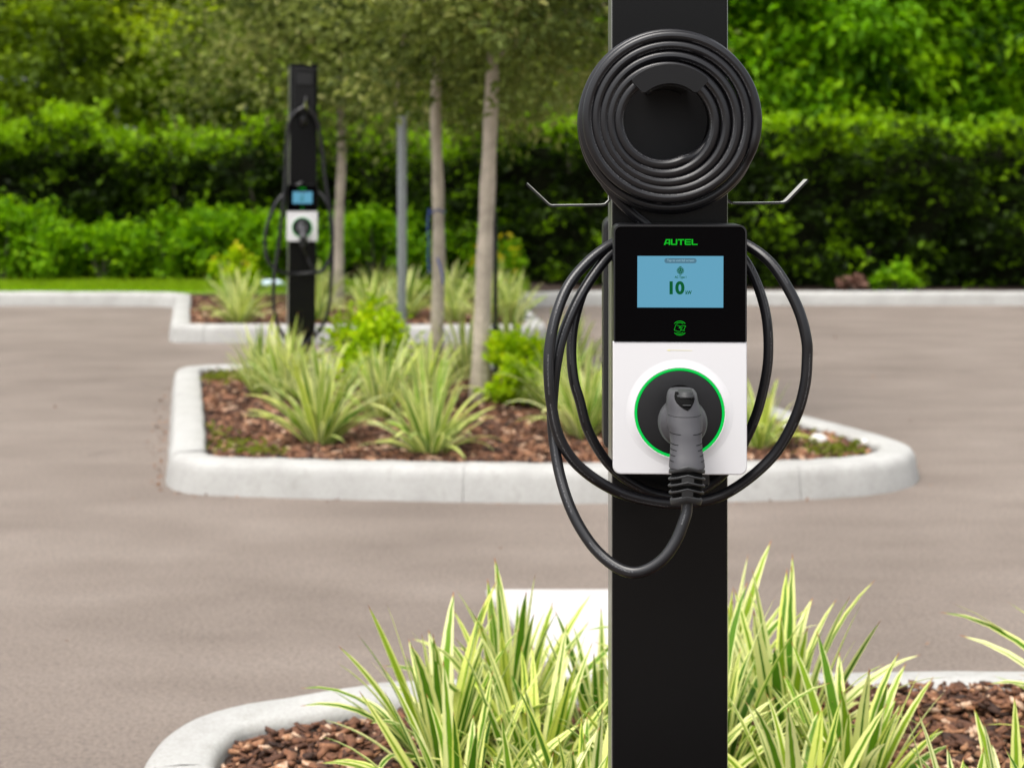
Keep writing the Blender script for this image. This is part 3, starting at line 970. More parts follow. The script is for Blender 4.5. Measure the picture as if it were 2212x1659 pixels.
def plug_parts(root, rx, rz, YF):
    """pistol-grip plug seated in the socket; returns the lower end of its grip"""
    dk = dict()
    # handle sections from top of the nose down: (x, y, z, half width, half depth)
    H = [(0.000, -0.040, 0.0390, 0.0165, 0.022), (0.000, -0.044, 0.034, 0.0200, 0.028), (0.000, -0.048, 0.025, 0.0215, 0.032),
         (0.0015, -0.054, 0.012, 0.0235, 0.031), (0.0015, -0.062, -0.002, 0.0245, 0.028), (0.003, -0.070, -0.014, 0.0218, 0.0245), (0.003, -0.076, -0.026, 0.0212, 0.0220),
         (0.003, -0.082, -0.038, 0.0218, 0.0210), (0.003, -0.087, -0.049, 0.0232, 0.0215), (0.003, -0.090, -0.059, 0.0243, 0.0225)]
    H = [(x + rx, y + YF, z + rz, a, b) for x, y, z, a, b in H]
    dense = catmull4(H, 6)
    V1, F1 = loft(dense, 32)
    # barrel going into the socket, swelling into shoulders
    prof = [(0.0, 0.006), (0.0255, 0.006), (0.0262, -0.012), (0.0300, -0.022), (0.0335, -0.034), (0.0338, -0.046), (0.0310, -0.058), (0.0240, -0.068), (0.012, -0.073), (0.0, -0.074)]
    lm = lathe_mesh(prof, 40, 'Y')
    V2 = [(v.co.x + rx + 0.001, v.co.y + YF, v.co.z + rz - 0.006) for v in lm.vertices]
    F2 = [tuple(p.vertices) for p in lm.polygons]
    me = mesh('plug', *merge([(V1, F1), (V2, F2)]))
    pl = link('plug_connector', me, root, M['plug'])
    rm = pl.modifiers.new('remesh', 'REMESH'); rm.mode = 'VOXEL'; rm.voxel_size = 0.0013; rm.use_smooth_shade = True
    sm = pl.modifiers.new('smooth', 'SMOOTH'); sm.factor = 0.6; sm.iterations = 9

    def at(zl):
        """interpolated section at local height"""
        z = zl + rz
        for a, b in zip(dense, dense[1:]):
            if a[2] >= z >= b[2]:
                f = (a[2] - z) / (a[2] - b[2] + 1e-9)
                return tuple(a[i] * (1 - f) + b[i] * f for i in range(5))
        return dense[-1]

    def surf(zl, t, grow=0.0):
        x, y, z, a, b = at(zl)
        c, s = math.cos(t), math.sin(t)
        return Vector((x + (a + grow) * math.copysign(abs(c) ** (2 / 2.4), c), y + (b + grow) * math.copysign(abs(s) ** (2 / 2.4), s), z))

    # grip lines: thin raised seams on both flanks
    for zl, span in ((-0.0135, 0.95), (-0.027, 0.75), (-0.034, 0.62), (-0.041, 0.52), (-0.048, 0.42)):
        for side in (0, 1):
            ts = np.linspace(-0.15, -span - 0.3, 12) if side == 0 else np.linspace(math.pi + 0.15, math.pi + span + 0.3, 12)
            pts = [surf(zl - 0.0012 * math.sin(abs(t - ts[0])), t, 0.0000) for t in ts]
            link('grip_line', tube_mesh(pts, 0.00042, 6), pl, M['void'])
    pts = [surf(0.0095 - 0.002 * math.sin(-t), t, -0.0002) for t in np.linspace(-0.35, -math.pi + 0.35, 22)]
    link('grip_line', tube_mesh(pts, 0.00035, 6), pl, M['void'])
    # dark notch and latch button on the nose
    def shell(pts_zt, grow, mat, name):
        return link(name, mesh(name, [surf(z, t, grow) for z, t in pts_zt], [tuple(range(len(pts_zt)))]), pl, mat)
    c = -math.pi / 2
    V, F = [], []
    rows = [(0.0385, 0.66), (0.034, 0.66), (0.030, 0.62), (0.026, 0.50), (0.022, 0.32), (0.0185, 0.14), (0.016, 0.0)]
    m = 9
    for z, wd in rows:
        for q in range(m):
            V.append(surf(z, c + 0.10 + wd * (q / (m - 1) * 2 - 1), 0.0006))
    for i in range(len(rows) - 1):
        for q in range(m - 1):
            F.append((i * m + q, i * m + q + 1, (i + 1) * m + q + 1, (i + 1) * m + q))
    link('latch_notch', mesh('latch_notch', V, F), pl, M['void'])
    s0 = surf(0.033, c + 0.10, 0)
    bt = bmesh.new()
    bmesh.ops.create_cube(bt, size=1)
    for v in bt.verts:
        top = v.co.z > 0
        v.co = Vector((s0.x + v.co.x * (0.0255 if top else 0.0205), s0.y + 0.010 + v.co.y * 0.026, rz + 0.0345 + v.co.z * 0.013 - (0.004 if (v.co.y < 0 and top) else 0)))
    bmesh.ops.bevel(bt, geom=bt.edges[:], offset=0.0032, segments=3, affect='EDGES')
    link('latch_button', bm_mesh(bt, 'latch_button'), pl, M['plug_dark'], smooth=True)
    s1 = surf(0.0230, c + 0.10, 0.0012)
    link('latch_edge', bm_mesh(box_bm(0.011, 0.003, 0.0014, (s1.x, s1.y, s1.z), 0.0005), 'latch_edge'), pl, M['plug_dark'])
    # strain relief: dark core with ribs and bridges
    e = dense[-1]
    ax = lambda f: (e[0] - 0.0005 * f, e[1] + 0.008 * f, e[2] - 0.045 * f)
    wid = lambda f: 0.0243 + 0.0012 * math.sin(f * math.pi * 0.6) - 0.0085 * max(0, f - 0.35) ** 1.2
    def tilt_ring(f, a, n=36):
        cx, cy, cz = ax(f)
        return [(cx + a * math.cos(2 * math.pi * q / n), cy + a * 0.92 * math.sin(2 * math.pi * q / n), cz + 0.10 * a * math.sin(2 * math.pi * q / n) * -1.0 + 0.006 * abs(math.cos(2 * math.pi * q / n)) * -1.0) for q in range(n)]
    def band(f0, f1, grow, mat, name, cap=True):
        n = 36
        fs = np.linspace(f0, f1, 4)
        V, F = [], []
        for i, f in enumerate(fs):
            edge = 0.0006 if i in (0, 3) else 0
            V += tilt_ring(f, wid(f) + grow - edge, n)
        for i in range(3):
            for q in range(n):
                F.append((i * n + q, i * n + (q + 1) % n, (i + 1) * n + (q + 1) % n, (i + 1) * n + q))
        if cap:
            F.append(tuple(range(n))); F.append(tuple(3 * n + q for q in range(n)))
        bm = bmesh.new(); bm.from_mesh(mesh(name, V, F))
        return link(name, bm_mesh(bm, name), pl, mat, smooth=True)
    band(-0.08, 0.97, -0.0032, M['void'], 'strain_relief_core')
    for f0, f1 in ((-0.10, 0.03), (0.165, 0.235), (0.375, 0.445), (0.585, 0.655), (0.80, 1.0)):
        band(f0, f1, 0.0, M['plug_dark'], 'strain_relief_rib')
    for f0, f1 in ((0.20, 0.42), (0.62, 0.83)):
        n = 12
        for side in (c,):
            V, F = [], []
            for f in (f0, f1):
                cx, cy, cz = ax(f); a = wid(f) - 0.0004
                for q in range(n):
                    t = c + 0.34 * (q / (n - 1) * 2 - 1)
                    V.append((cx + a * math.cos(t), cy + a * 0.92 * math.sin(t), cz + 0.10 * a * -math.sin(t) - 0.006 * abs(math.cos(t))))
            for q in range(n - 1):
                F.append((q, q + 1, n + q + 1, n + q))
            link('strain_relief_bridge', mesh('bridge', V, F), pl, M['plug_dark'], smooth=True)
    return pl, Vector(ax(0.9))


def station(loc, yaw, label, near):
    root = empty('charging_station', loc, yaw)
    tag(root, label, 'charging station', 'charging stations in the planting beds')
    bpy.context.view_layer.update()
    Mi = (Matrix.Translation(Vector(loc)) @ Matrix.Rotation(yaw, 4, 'Z')).inverted()
    L = lambda px, py, D: Mi @ P(px, py, D)
    pw = 0.170
    # post: square section with rounded edges and a cap
    bm = box_bm(pw, pw, 2.0, (0, 0, 1.0), 0.004, 2)
    pme = bm_mesh(bm, 'post')
    pme.materials.append(M['post']); pme.materials.append(M['post_side'])
    for p in pme.polygons:
        p.material_index = 1 if abs(p.normal.x) > 0.9 else 0
    post = link('post', pme, root)
    link('post_cap', bm_mesh(box_bm(pw + 0.004, pw + 0.004, 0.012, (0, 0, 2.004), 0.003), 'post_cap'), post, M['post'])
    link('base_plate', bm_mesh(box_bm(0.26, 0.26, 0.02, (0, 0, 0.005), 0.004), 'base_plate'), post, M['post'])
    zc = 1.086
    body, rx, rz, YF = housing_parts(root, zc, near)
    link('mounting_block', bm_mesh(box_bm(0.12, 0.020, 0.24, (0, -0.0925, zc), 0.003), 'mounting_block'), body, M['holder'])
    pl, grip = plug_parts(root, rx, rz, YF)
    # tab hanging below the housing, half hidden by the grip
    link('cover_tab', bm_mesh(box_bm(0.010, 0.008, 0.026, (rx + 0.040, -0.150, zc - 0.1735 - 0.011), 0.003), 'cover_tab'), root, M['housing'])
    return root, L, zc, rx, rz, YF, grip


SOILTOP = 0.118
# ---- the front station
D1, Xc = 2.29, 0.2335
root, L, zc, rx, rz, YF, grip = station((Xc, D1, SOILTOP), R(-2.0), 'charging post in sharp focus with a big black cable coil hung on it', True)
# second wall box on the back of the post
rb = link('rear_housing', bm_mesh(plate_bm(round_poly(-0.0925, 0.0925, zc - 0.19, zc + 0.176, (.012, .012, .016, .016)), 0.185, 0.086, 0.0), 'rear'), root, M['housing'])
bv = rb.modifiers.new('bevel', 'BEVEL'); bv.width = 0.006; bv.segments = 3; bv.limit_method = 'ANGLE'
for zz in (zc + 0.068, zc - 0.062):
    link('rear_joint', bm_mesh(box_bm(0.1862, 0.05, 0.003, (0, 0.135, zz)), 'rear_joint'), rb, M['void'])

def I1(x, y, D):   # point traced on the upper enlarged view
    return L((1900 + x * 0.5425) * 0.58410, y * 0.5425 * 0.58410, D)
def I2(x, y, D):
    return L((1900 + x * 0.5425) * 0.58410, (750 + y * 0.5425) * 0.58410, D)
def I3(x, y, D):
    return L((1900 + x * 0.5425) * 0.58410, (1300 + y * 0.5425) * 0.58410, D)

CR = 0.0074     # cable radius
# cable holder: drum segment behind and fan-shaped hood in front
Dh = 2.085
kz = 0.3169 * Dh / FPX
cH = I1(1065, 812, Dh)
hd = bmesh.new()
NA, rc = 40, 0.0055
rowsf = []
for q in range(NA + 1):
    t = -1 + 2 * q / NA
    ang = R(90 - 44.5 * (math.copysign(1 - (1 - abs(t)) ** 1.5, t)))       # denser towards the corners
    edge = (R(44.5) - abs(ang - R(90))) * 0.064                            # metres to the end of the fan
    cut = rc - math.sqrt(max(0, rc * rc - max(0, rc - edge) ** 2)) if edge < rc else 0
    lean = 0.10 * math.copysign(1, t) * 0
    ro, ri = 0.0785 - cut, 0.0500 + cut
    ring = []
    for r_, y_ in ((ri, 0.010), (ri, 0.0004), (ri + 0.0012, -0.001), (ro - 0.0012, -0.001), (ro, 0.0004), (ro, 0.010)):
        ring.append(hd.verts.new((cH.x + r_ * math.cos(ang), cH.y + y_, cH.z - 0.002 + r_ * math.sin(ang))))
    rowsf.append(ring)
for a, b in zip(rowsf, rowsf[1:]):
    for k_ in range(6):
        hd.faces.new((a[k_], a[(k_ + 1) % 6], b[(k_ + 1) % 6], b[k_]))
hd.faces.new(rowsf[0]); hd.faces.new(list(reversed(rowsf[-1])))
drum_out = [(cH.x + 0.060 * math.cos(R(a)), cH.z + 0.060 * math.sin(R(a))) for a in np.linspace(122, 58, 21)] + \
           [(cH.x + 0.046 * math.cos(R(a)), cH.z + 0.046 * math.sin(R(a))) for a in np.linspace(58, 122, 21)]
dr = link('cable_holder', bm_mesh(plate_bm(drum_out, -0.084, cH.y + 0.0095), 'drum'), root, M['holder'])
link('hood', bm_mesh(hd, 'hood'), dr, M['holder'])
link('back_plate', bm_mesh(plate_bm([(cH.x + 0.062 * math.cos(R(a)), cH.z + 0.062 * math.sin(R(a))) for a in np.linspace(0, 360, 40, endpoint=False)], -0.0855, -0.090), 'back_plate'), dr, M['holder'])

# the coil: a flat front spiral, then hidden rear turns, then the tail down behind the wall box
Df = 2.118
path = [I1(1025 + 345 * math.cos(R(t)), 838 - 345 * math.sin(R(t)), 2.118 + 0.019) for t in (2, -8, -18)] + [I1(1025 + 325 * math.cos(R(t)), 838 - 325 * math.sin(R(t)), 2.118 + 0.014) for t in (-28, -38)] + [I1(1025 + 306 * math.cos(R(t)), 838 - 306 * math.sin(R(t)), 2.118 + 0.006) for t in (-48, -55)]
turns, per = 4.9, 72
for q in range(int(turns * per) + 1):
    f = q / (turns * per)
    a = R(-60) - 2 * math.pi * turns * f          # inner end first
    r = 290 + (597 - 290) * f
    cx = 1025 + (1070 - 1025) * f
    cy = 838 + (815 - 838) * f
    wob = 4 * math.sin(a * 1.3 + 2 * f)
    p = I1(cx + (r + wob) * math.cos(a), cy - (r * 0.985 + wob) * math.sin(a), Df)
    path.append(p)
a_end = a
for lay, (cx, cy, r0, dd, tn) in enumerate(((1062, 822, 590, 0.0150, 1.0), (1055, 824, 425, 0.0155, 1.0), (1058, 838, 592, 0.0290, 1.0), (1070, 826, 560, 0.0300, 0.9))):
    for q in range(1, int(tn * per) + 1):
        f = q / (tn * per)
        a = a_end - 2 * math.pi * tn * f
        path.append(I1(cx + r0 * math.cos(a), cy - r0 * math.sin(a), Df + dd))
    a_end = a
path = [path[0]] + [path[i - 1] * 0.25 + path[i] * 0.5 + path[i + 1] * 0.25 for i in range(1, len(path) - 1)] + [path[-1]]
cab = link('charging_cable', tube_mesh(path, CR, 14), root, M['cable'])
tail = catmull([I1(620, 1240, Df + 0.031), I1(700, 1350, Df + 0.034), I1(800, 1450, Df + 0.040), I1(900, 1530, Df + 0.046), I1(980, 1600, Df + 0.05), I1(1050, 1700, Df + 0.05)], 8)
link('cable_tail', tube_mesh(tail, CR, 14), cab, M['cable'])

# hanging loops round the wall box
Db = 2.175
loopA = [I2(900, 215, Db), I2(760, 245, Db - .01), I2(640, 300, Db - .02), I2(500, 410, 2.14), I2(370, 570, 2.12), I2(285, 780, 2.10), I2(243, 1000, 2.09), I2(240, 1200, 2.085), I2(258, 1380, 2.085),
         I3(300, 560, 2.085), I3(395, 730, 2.09), I3(540, 860, 2.10), I3(720, 960, 2.115), I3(900, 1012, 2.125), I3(1090, 1036, 2.13), I3(1280, 1020, 2.13), I3(1450, 965, 2.13), I3(1640, 835, 2.125), I3(1800, 670, 2.12), I3(1925, 440, 2.11),
         I3(1985, 230, 2.105), I3(2000, 50, 2.105), I2(1995, 930, 2.105), I2(1945, 740, 2.11), I2(1850, 550, 2.12), I2(1740, 400, 2.135), I2(1600, 295, 2.155), I2(1430, 230, Db), I2(1300, 205, Db)]
loopB = [I2(860, 260, Db + .005), I2(720, 300, Db), I2(600, 420, 2.165), I2(485, 580, 2.15), I2(415, 800, 2.14), I2(393, 1000, 2.135), I2(408, 1200, 2.13), I2(450, 1350, 2.13), I3(500, 520, 2.135), I3(590, 690, 2.145),
         I3(700, 820, 2.155), I3(850, 920, 2.163), I3(1000, 975, 2.165), I3(1150, 985, 2.168), I3(1300, 930, 2.168), I3(1440, 820, 2.165), I3(1560, 640, 2.155), I3(1650, 440, 2.15), I3(1705, 240, 2.145), I3(1733, 60, 2.14),
         I2(1733, 880, 2.14), I2(1710, 720, 2.145), I2(1660, 560, 2.15), I2(1580, 400, 2.16), I2(1480, 300, Db), I2(1350, 250, Db + .01)]
link('cable_loop', tube_mesh(resample(catmull(loopA, 10), 0.006), 0.0077, 14), cab, M['cable'])
link('cable_loop', tube_mesh(resample(catmull(loopB, 10), 0.006), 0.0072, 14), cab, M['cable'])
g = grip
loopC = [I2(880, 280, Db), I2(700, 320, 2.16), I2(560, 470, 2.145), I2(430, 680, 2.125), I2(335, 900, 2.11), I2(290, 1100, 2.105), I2(268, 1300, 2.105), I3(262, 450, 2.10), I3(276, 620, 2.095), I3(312, 830, 2.08), I3(372, 1030, 2.06), I3(450, 1195, 2.045),
         I3(555, 1345, 2.03), I3(680, 1455, 2.015), I3(805, 1505, 2.005), I3(920, 1482, 2.0), I3(1030, 1400, 2.0), I3(1110, 1280, 2.005), I3(1156, 1165, 2.010), I3(1179, 1080, 2.014), g + Vector((0, 0, 0.006))]
link('cable_loop', tube_mesh(resample(catmull(loopC, 10), 0.006), 0.0077, 14), cab, M['cable'])

# bent strip hooks on both sides of the post
def strip(pts, depth, th, y0):
    pts = [Vector((p.x, p.z)) for p in pts]
    n = len(pts); V, F = [], []
    for i in range(n):
        a, b = pts[max(0, i - 1)], pts[min(n - 1, i + 1)]
        t = (b - a).normalized(); nn = Vector((-t.y, t.x)) * th / 2
        for s in (1, -1):
            for y in (y0, y0 + depth):
                V.append((pts[i].x + nn.x * s, y, pts[i].y + nn.y * s))
    for i in range(n - 1):
        a, b = 4 * i, 4 * (i + 1)
        F += [(a, a + 1, b + 1, b), (a + 2, b + 2, b + 3, a + 3), (a, b, b + 2, a + 2), (a + 1, a + 3, b + 3, b + 1)]
    F += [(0, 2, 3, 1), (4 * n - 4, 4 * n - 3, 4 * n - 1, 4 * n - 2)]
    bm = bmesh.new(); bm.from_mesh(mesh('strip', V, F))
    me = bm_mesh(bm, 'strip')
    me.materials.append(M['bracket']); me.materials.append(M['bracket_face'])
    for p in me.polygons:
        p.material_index = 0 if abs(p.normal.y) > 0.9 or p.normal.z < -0.4 else 1  # pale sheen colour everywhere but edges and undersides
    return me
Ds = 2.245
left = [I1(640, 1310, Ds), I1(638, 1368, Ds), I1(625, 1396, Ds), I1(600, 1401, Ds), I1(260, 1405, Ds), I1(240, 1399, Ds), I1(225, 1385, Ds), I1(86, 1254, Ds)]
right = [I1(1462, 1300, Ds), I1(1462, 1355, Ds), I1(1475, 1382, Ds), I1(1500, 1388, Ds), I1(1830, 1385, Ds), I1(1852, 1378, Ds), I1(1870, 1362, Ds), I1(1998, 1228, Ds)]
left[0].x = left[1].x = -0.0865; right[0].x = right[1].x = 0.0865
y0 = left[4].y
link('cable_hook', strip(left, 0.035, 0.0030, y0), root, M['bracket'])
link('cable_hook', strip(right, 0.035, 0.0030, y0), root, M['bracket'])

# ---- the far station
D2 = 9.45
X2 = (649 - PX0) / FPX * D2
root2, L2, zc2, *_r, grip2 = station((X2, D2, SOILTOP), R(11), 'blurred charging post among striped plants in the middle bed', False)
root2.rotation_euler = (0, R(0.5), R(11))
ret = link('cable_retractor', bm_mesh(box_bm(0.135, 0.07, 0.29, (0, -0.12, 1.835), 0.008, 3), 'retractor'), root2, M['holder'])
link('retractor_panel', bm_mesh(box_bm(0.10, 0.006, 0.07, (0, -0.157, 1.91), 0.002), 'retractor_panel'), ret, M['housing'])
link('cable_gland', lathe_mesh([(0.0, -0.05), (0.022, -0.05), (0.026, 0.0), (0.018, 0.02), (0.0, 0.02)], 20, 'Z', 'gland'), ret, M['housing'], smooth=True).location = (0, -0.13, 1.675)
def C4(x, y, D):
    return L2((900 + x * 0.7233) * 0.58410, (200 + y * 0.7233) * 0.58410, D)
f1 = [C4(308, 215, 9.31), C4(300, 268, 9.28), C4(255, 300, 9.27), C4(222, 360, 9.27), C4(208, 500, 9.28), C4(205, 650, 9.28), C4(190, 830, 9.27), C4(172, 1000, 9.27), C4(152, 1150, 9.26), C4(156, 1320, 9.26), C4(195, 1430, 9.28), C4(260, 1490, 9.31),
      C4(330, 1470, 9.31), C4(395, 1400, 9.29), C4(432, 1300, 9.28), C4(445, 1130, 9.28), C4(448, 950, 9.28), C4(432, 800, 9.28), C4(408, 640, 9.28), C4(390, 480, 9.28), C4(368, 350, 9.27), C4(330, 290, 9.27), C4(305, 265, 9.27)]
cab2 = link('charging_cable', tube_mesh(resample(catmull(f1, 8), 0.02), 0.0115, 10), root2, M['cable'])
f2 = [C4(300, 655, 9.33), C4(235, 690, 9.31), C4(165, 755, 9.28), C4(120, 860, 9.27), C4(104, 960, 9.27), C4(120, 1060, 9.27), C4(180, 1112, 9.29), C4(250, 1125, 9.33), C4(330, 1120, 9.34), C4(390, 1110, 9.31), C4(432, 1050, 9.28), C4(450, 940, 9.27), C4(438, 820, 9.28), C4(400, 730, 9.3), C4(330, 670, 9.33)]
link('cable_loop', tube_mesh(resample(catmull(f2, 8), 0.02), 0.011, 10), cab2, M['cable'])
f3 = [grip2 + Vector((0, 0, 0.004)), grip2 + Vector((0.001, 0.004, -0.03)), C4(318, 1030, 9.24), C4(338, 1080, 9.25), C4(365, 1112, 9.26), C4(400, 1108, 9.26), C4(432, 1060, 9.26)]
link('cable_loop', tube_mesh(resample(catmull(f3, 8), 0.015), 0.009, 10), cab2, M['cable'])

# ------------------------------------------------------------------ strap-leaved plants
NSEG = 9
def blade_verts(bend, curl, twist, width):
    """unit-length blade growing along +z and bending towards +x; returns verts (NSEG+1)*3 and uv"""
    V, U = [], []
    p = np.array([0.0, 0.0, 0.0]); ang = 0.0
    ds = 1.0 / NSEG
    for i in range(NSEG + 1):
        v = i / NSEG
        ang = bend * v ** curl
        if i:
            p = p + ds * np.array([math.sin(ang), 0, math.cos(ang)])
        prof = min(1.0, 0.55 + 1.1 * v) * (1 - v ** 2.6) ** 0.85 if v < 1 else 0.0
        w = max(0.012, prof) * width / 2
        tw = twist * v
        side = np.array([-math.sin(tw) * math.cos(ang), math.cos(tw), math.sin(tw) * math.sin(ang)])
        nrm = np.array([math.cos(ang), 0, -math.sin(ang)])
        keel = nrm * w * 0.42 * (1 - 0.5 * v)
        for s, u in ((-1, 0.0), (0, 0.5), (1, 1.0)):
            V.append(p + side * w * s + (keel if s == 0 else 0))
            U.append((u, v))
    return np.array(V), U
BL_F = [(i * 3 + k, i * 3 + k + 1, i * 3 + k + 4, i * 3 + k + 3) for i in range(NSEG) for k in range(2)]
VARS, VMESH = [], []
vr = random.Random(5)
for q in range(18):
    bend = [0.15, 0.3, 0.5, 0.75, 1.1, 1.5][q % 6] * vr.uniform(0.85, 1.15)
    v, u = blade_verts(bend, vr.uniform(1.3, 2.2), vr.uniform(-0.5, 0.5), vr.uniform(0.062, 0.080))
    VARS.append(v)
    m = mesh('strap_leaf', v, BL_F)
    ul = m.uv_layers.new(name='UVMap')
    for i, l in enumerate(m.loops):
        ul.data[i].uv = u[l.vertex_index]
    m.polygons.foreach_set('use_smooth', [True] * len(m.polygons))
    m.materials.append(M['blade'])
    VMESH.append(m)
    UVB = u


def leaf_params(n, h, spread, rr):
    out = []
    for i in range(n):
        f = (i + rr.random()) / n
        tilt = spread * (0.06 + 0.94 * f ** 0.85) * rr.uniform(0.8, 1.2)
        az = i * 2.39996 + rr.uniform(-0.4, 0.4)
        ln = h * rr.uniform(0.70, 1.12) * (1.0 - 0.22 * f)
        r0 = 0.012 + 0.045 * f * rr.random() ** 0.5
        # upright leaves are straighter, outer ones arch
        b = rr.choice([0, 1, 2]) if f < 0.45 else rr.choice([1, 2, 3, 3, 4, 4, 5])
        var = b + 6 * rr.randrange(3)
        wsc = rr.uniform(0.80, 1.15) * (0.55 / h) * 1.0
        out.append((az, tilt, ln, r0, var, wsc))
    return out


def plant(x, y, h, n, spread, label, seed, z=SOIL, single=True, group=None):
    rr = random.Random(seed)
    n = int(n * (1.38 if y < 5 else 1.12))
    h *= 0.90 if y < 5 else 0.84
    root = empty('flax_lily_plant', (x, y, z), 0)
    tag(root, label, 'plant', group or 'striped flax lily clumps in the beds')
    if single:
        for az, tilt, ln, r0, var, wsc in leaf_params(n, h, spread, rr):
            o = bpy.data.objects.new('leaf', VMESH[var])
            COL.objects.link(o)
            o.parent = root
            mat = Matrix.Rotation(az, 4, 'Z') @ Matrix.Translation((r0, 0, -0.01)) @ Matrix.Rotation(tilt, 4, 'Y') @ Matrix.Rotation(rr.uniform(-.5, .5), 4, 'Z') @ Matrix.Diagonal((ln, ln * wsc, ln, 1))
            o.matrix_local = mat
    else:
        vs, rn = [], []
        for az, tilt, ln, r0, var, wsc in leaf_params(n, h, spread, rr):
            mat = np.array(Matrix.Rotation(az, 4, 'Z') @ Matrix.Translation((r0, 0, -0.01)) @ Matrix.Rotation(tilt, 4, 'Y') @ Matrix.Rotation(rr.uniform(-.5, .5), 4, 'Z') @ Matrix.Diagonal((ln, ln * wsc, ln, 1)))
            vs.append(VARS[var] @ mat[:3, :3].T + mat[:3, 3]); rn.append(rr.random())
        npb = (NSEG + 1) * 3
        me = quads_mesh('leaf_mass', np.concatenate(vs), npb, BL_F, np.array(rn))
        ul = me.uv_layers.new(name='UVMap')
        one = np.array([UVB[i] for f in BL_F for i in f], dtype=np.float32)
        ul.data.foreach_set('uv', np.tile(one, (n, 1)).ravel())
        me.polygons.foreach_set('use_smooth', [True] * len(me.polygons))
        o = link('leaf_mass', me, root, M['blade_mass']); o['kind'] = 'stuff'
    return root


front = 'striped flax lily '
seed = 100
for x, y, h, n, sp, lb in [
        (-0.15, 3.36, 0.46, 38, 0.78, front + 'in the left clump, its leaves reaching over the curved kerb'),
        (-0.10, 3.02, 0.43, 34, 0.92, front + 'at the edge of the open mulch inside the curved kerb'),
        (0.00, 3.52, 0.47, 34, 0.55, front + 'with the tallest leaves of the left clump, before the asphalt'),
        (0.05, 3.20, 0.42, 36, 0.72, front + 'in the thick of the clump left of the front post'),
        (0.14, 2.88, 0.42, 34, 0.80, front + 'low in the left clump with broad leaves beside the front post'),
        (0.20, 3.48, 0.38, 28, 0.85, front + 'whose leaves lie across the white concrete apron'),
        (0.29, 3.12, 0.42, 30, 0.70, front + 'touching the left edge of the front post'),
        (0.03, 2.72, 0.40, 28, 0.75, front + 'at the foot of the left clump, cut off by the picture edge'),
        (0.48, 3.58, 0.54, 38, 0.50, front + 'with pale upright leaves right behind the front post'),
        (0.43, 3.25, 0.50, 32, 0.55, front + 'half hidden by the right edge of the front post'),
        (0.62, 3.42, 0.50, 40, 0.78, front + 'leaning right over the straight kerb behind it'),
        (0.70, 3.12, 0.42, 34, 0.75, front + 'at the right end of the clump behind the post, by bare mulch'),
        (0.57, 2.98, 0.38, 28, 0.70, front + 'low behind the post, with one yellowed leaf'),
        (0.80, 2.66, 0.42, 24, 0.66, front + 'with broad upright leaves in front of the bare mulch'),
        (0.94, 2.80, 0.40, 22, 0.62, front + 'with brown tipped leaves standing before the straight kerb'),
        (1.00, 2.56, 0.42, 24, 0.58, front + 'with the broadest leaves, away from the other clumps'),
        (0.87, 2.45, 0.38, 22, 0.70, front + 'low among the broad leaved plants before the mulch')]:
    seed += 1
    plant(x, y, h, n, sp, lb, seed)
plant(1.40, 3.30, 0.70, 36, 0.72, 'striped flax lily beyond the bare mulch, only its outer leaves in view', 140)
mid = 'middle bed flax lily clump '
for x, y, h, n, sp, lb in [
        (-0.95, 7.46, 0.62, 74, 0.78, mid + 'by the kerb corner in front of the far post'),
        (-0.39, 7.20, 0.58, 74, 0.85, mid + 'by the long kerb before the leaning trunk'),
        (-0.72, 8.25, 0.60, 56, 0.75, mid + 'between the front clumps and the low lime shrub'),
        (-0.50, 8.6, 0.55, 50, 0.75, mid + 'between the sign post and the leaning trunk'),
        (-1.33, 8.85, 0.60, 60, 0.60, mid + 'hiding the foot of the far charging post'),
        (-1.12, 8.6, 0.55, 50, 0.7, mid + 'at the right foot of the far charging post'),
        (-1.52, 9.15, 0.58, 46, 0.6, mid + 'on the kerb side of the far charging post'),
        (0.36, 7.65, 0.62, 64, 0.75, mid + 'seen through the hanging cable loops'),
        (0.26, 8.35, 0.58, 50, 0.75, mid + 'behind the cable loops, near the lime shrub'),
        (0.62, 8.5, 0.58, 44, 0.75, mid + 'hidden mostly by the front charging box'),
        (1.20, 7.35, 0.44, 54, 0.80, mid + 'beside white stones at the pointed kerb end'),
        (1.02, 7.75, 0.46, 44, 0.7, mid + 'behind the clump beside the white stones')]:
    seed += 1
    plant(x, y, h, n, sp, lb, seed)
back = 'pale striped flax lily clump at the back of the middle bed'
for x, y, h, n, sp in [(-0.30, 9.75, 0.60, 60, 0.65), (0.00, 9.95, 0.60, 60, 0.65), (-0.95, 9.95, 0.55, 50, 0.7), (0.35, 9.6, 0.58, 50, 0.7)]:
    seed += 1
    plant(x, y, h, n, sp, back, seed, single=False)
far = 'pale striped flax lily clump in the far bed against the lawn'
for x, y, h, n, sp in [(-1.75, 13.5, 0.55, 60, 0.75), (-1.25, 13.3, 0.62, 70, 0.75), (-0.98, 13.9, 0.62, 70, 0.7), (-0.52, 13.6, 0.55, 60, 0.7), (-0.22, 13.35, 0.62, 70, 0.6), (0.0, 13.5, 0.60, 60, 0.6),
                       (-1.9, 15.0, 0.6, 60, 0.7), (-1.35, 15.2, 0.65, 60, 0.7), (-0.62, 15.0, 0.62, 60, 0.7), (-0.15, 14.8, 0.62, 60, 0.7)]:
    seed += 1
    plant(x, y, h, n, sp, far, seed, single=False)
plant(-2.42, 13.35, 0.66, 80, 0.85, 'round flax lily clump standing alone in the kerb corner of the far bed', 400, single=False)

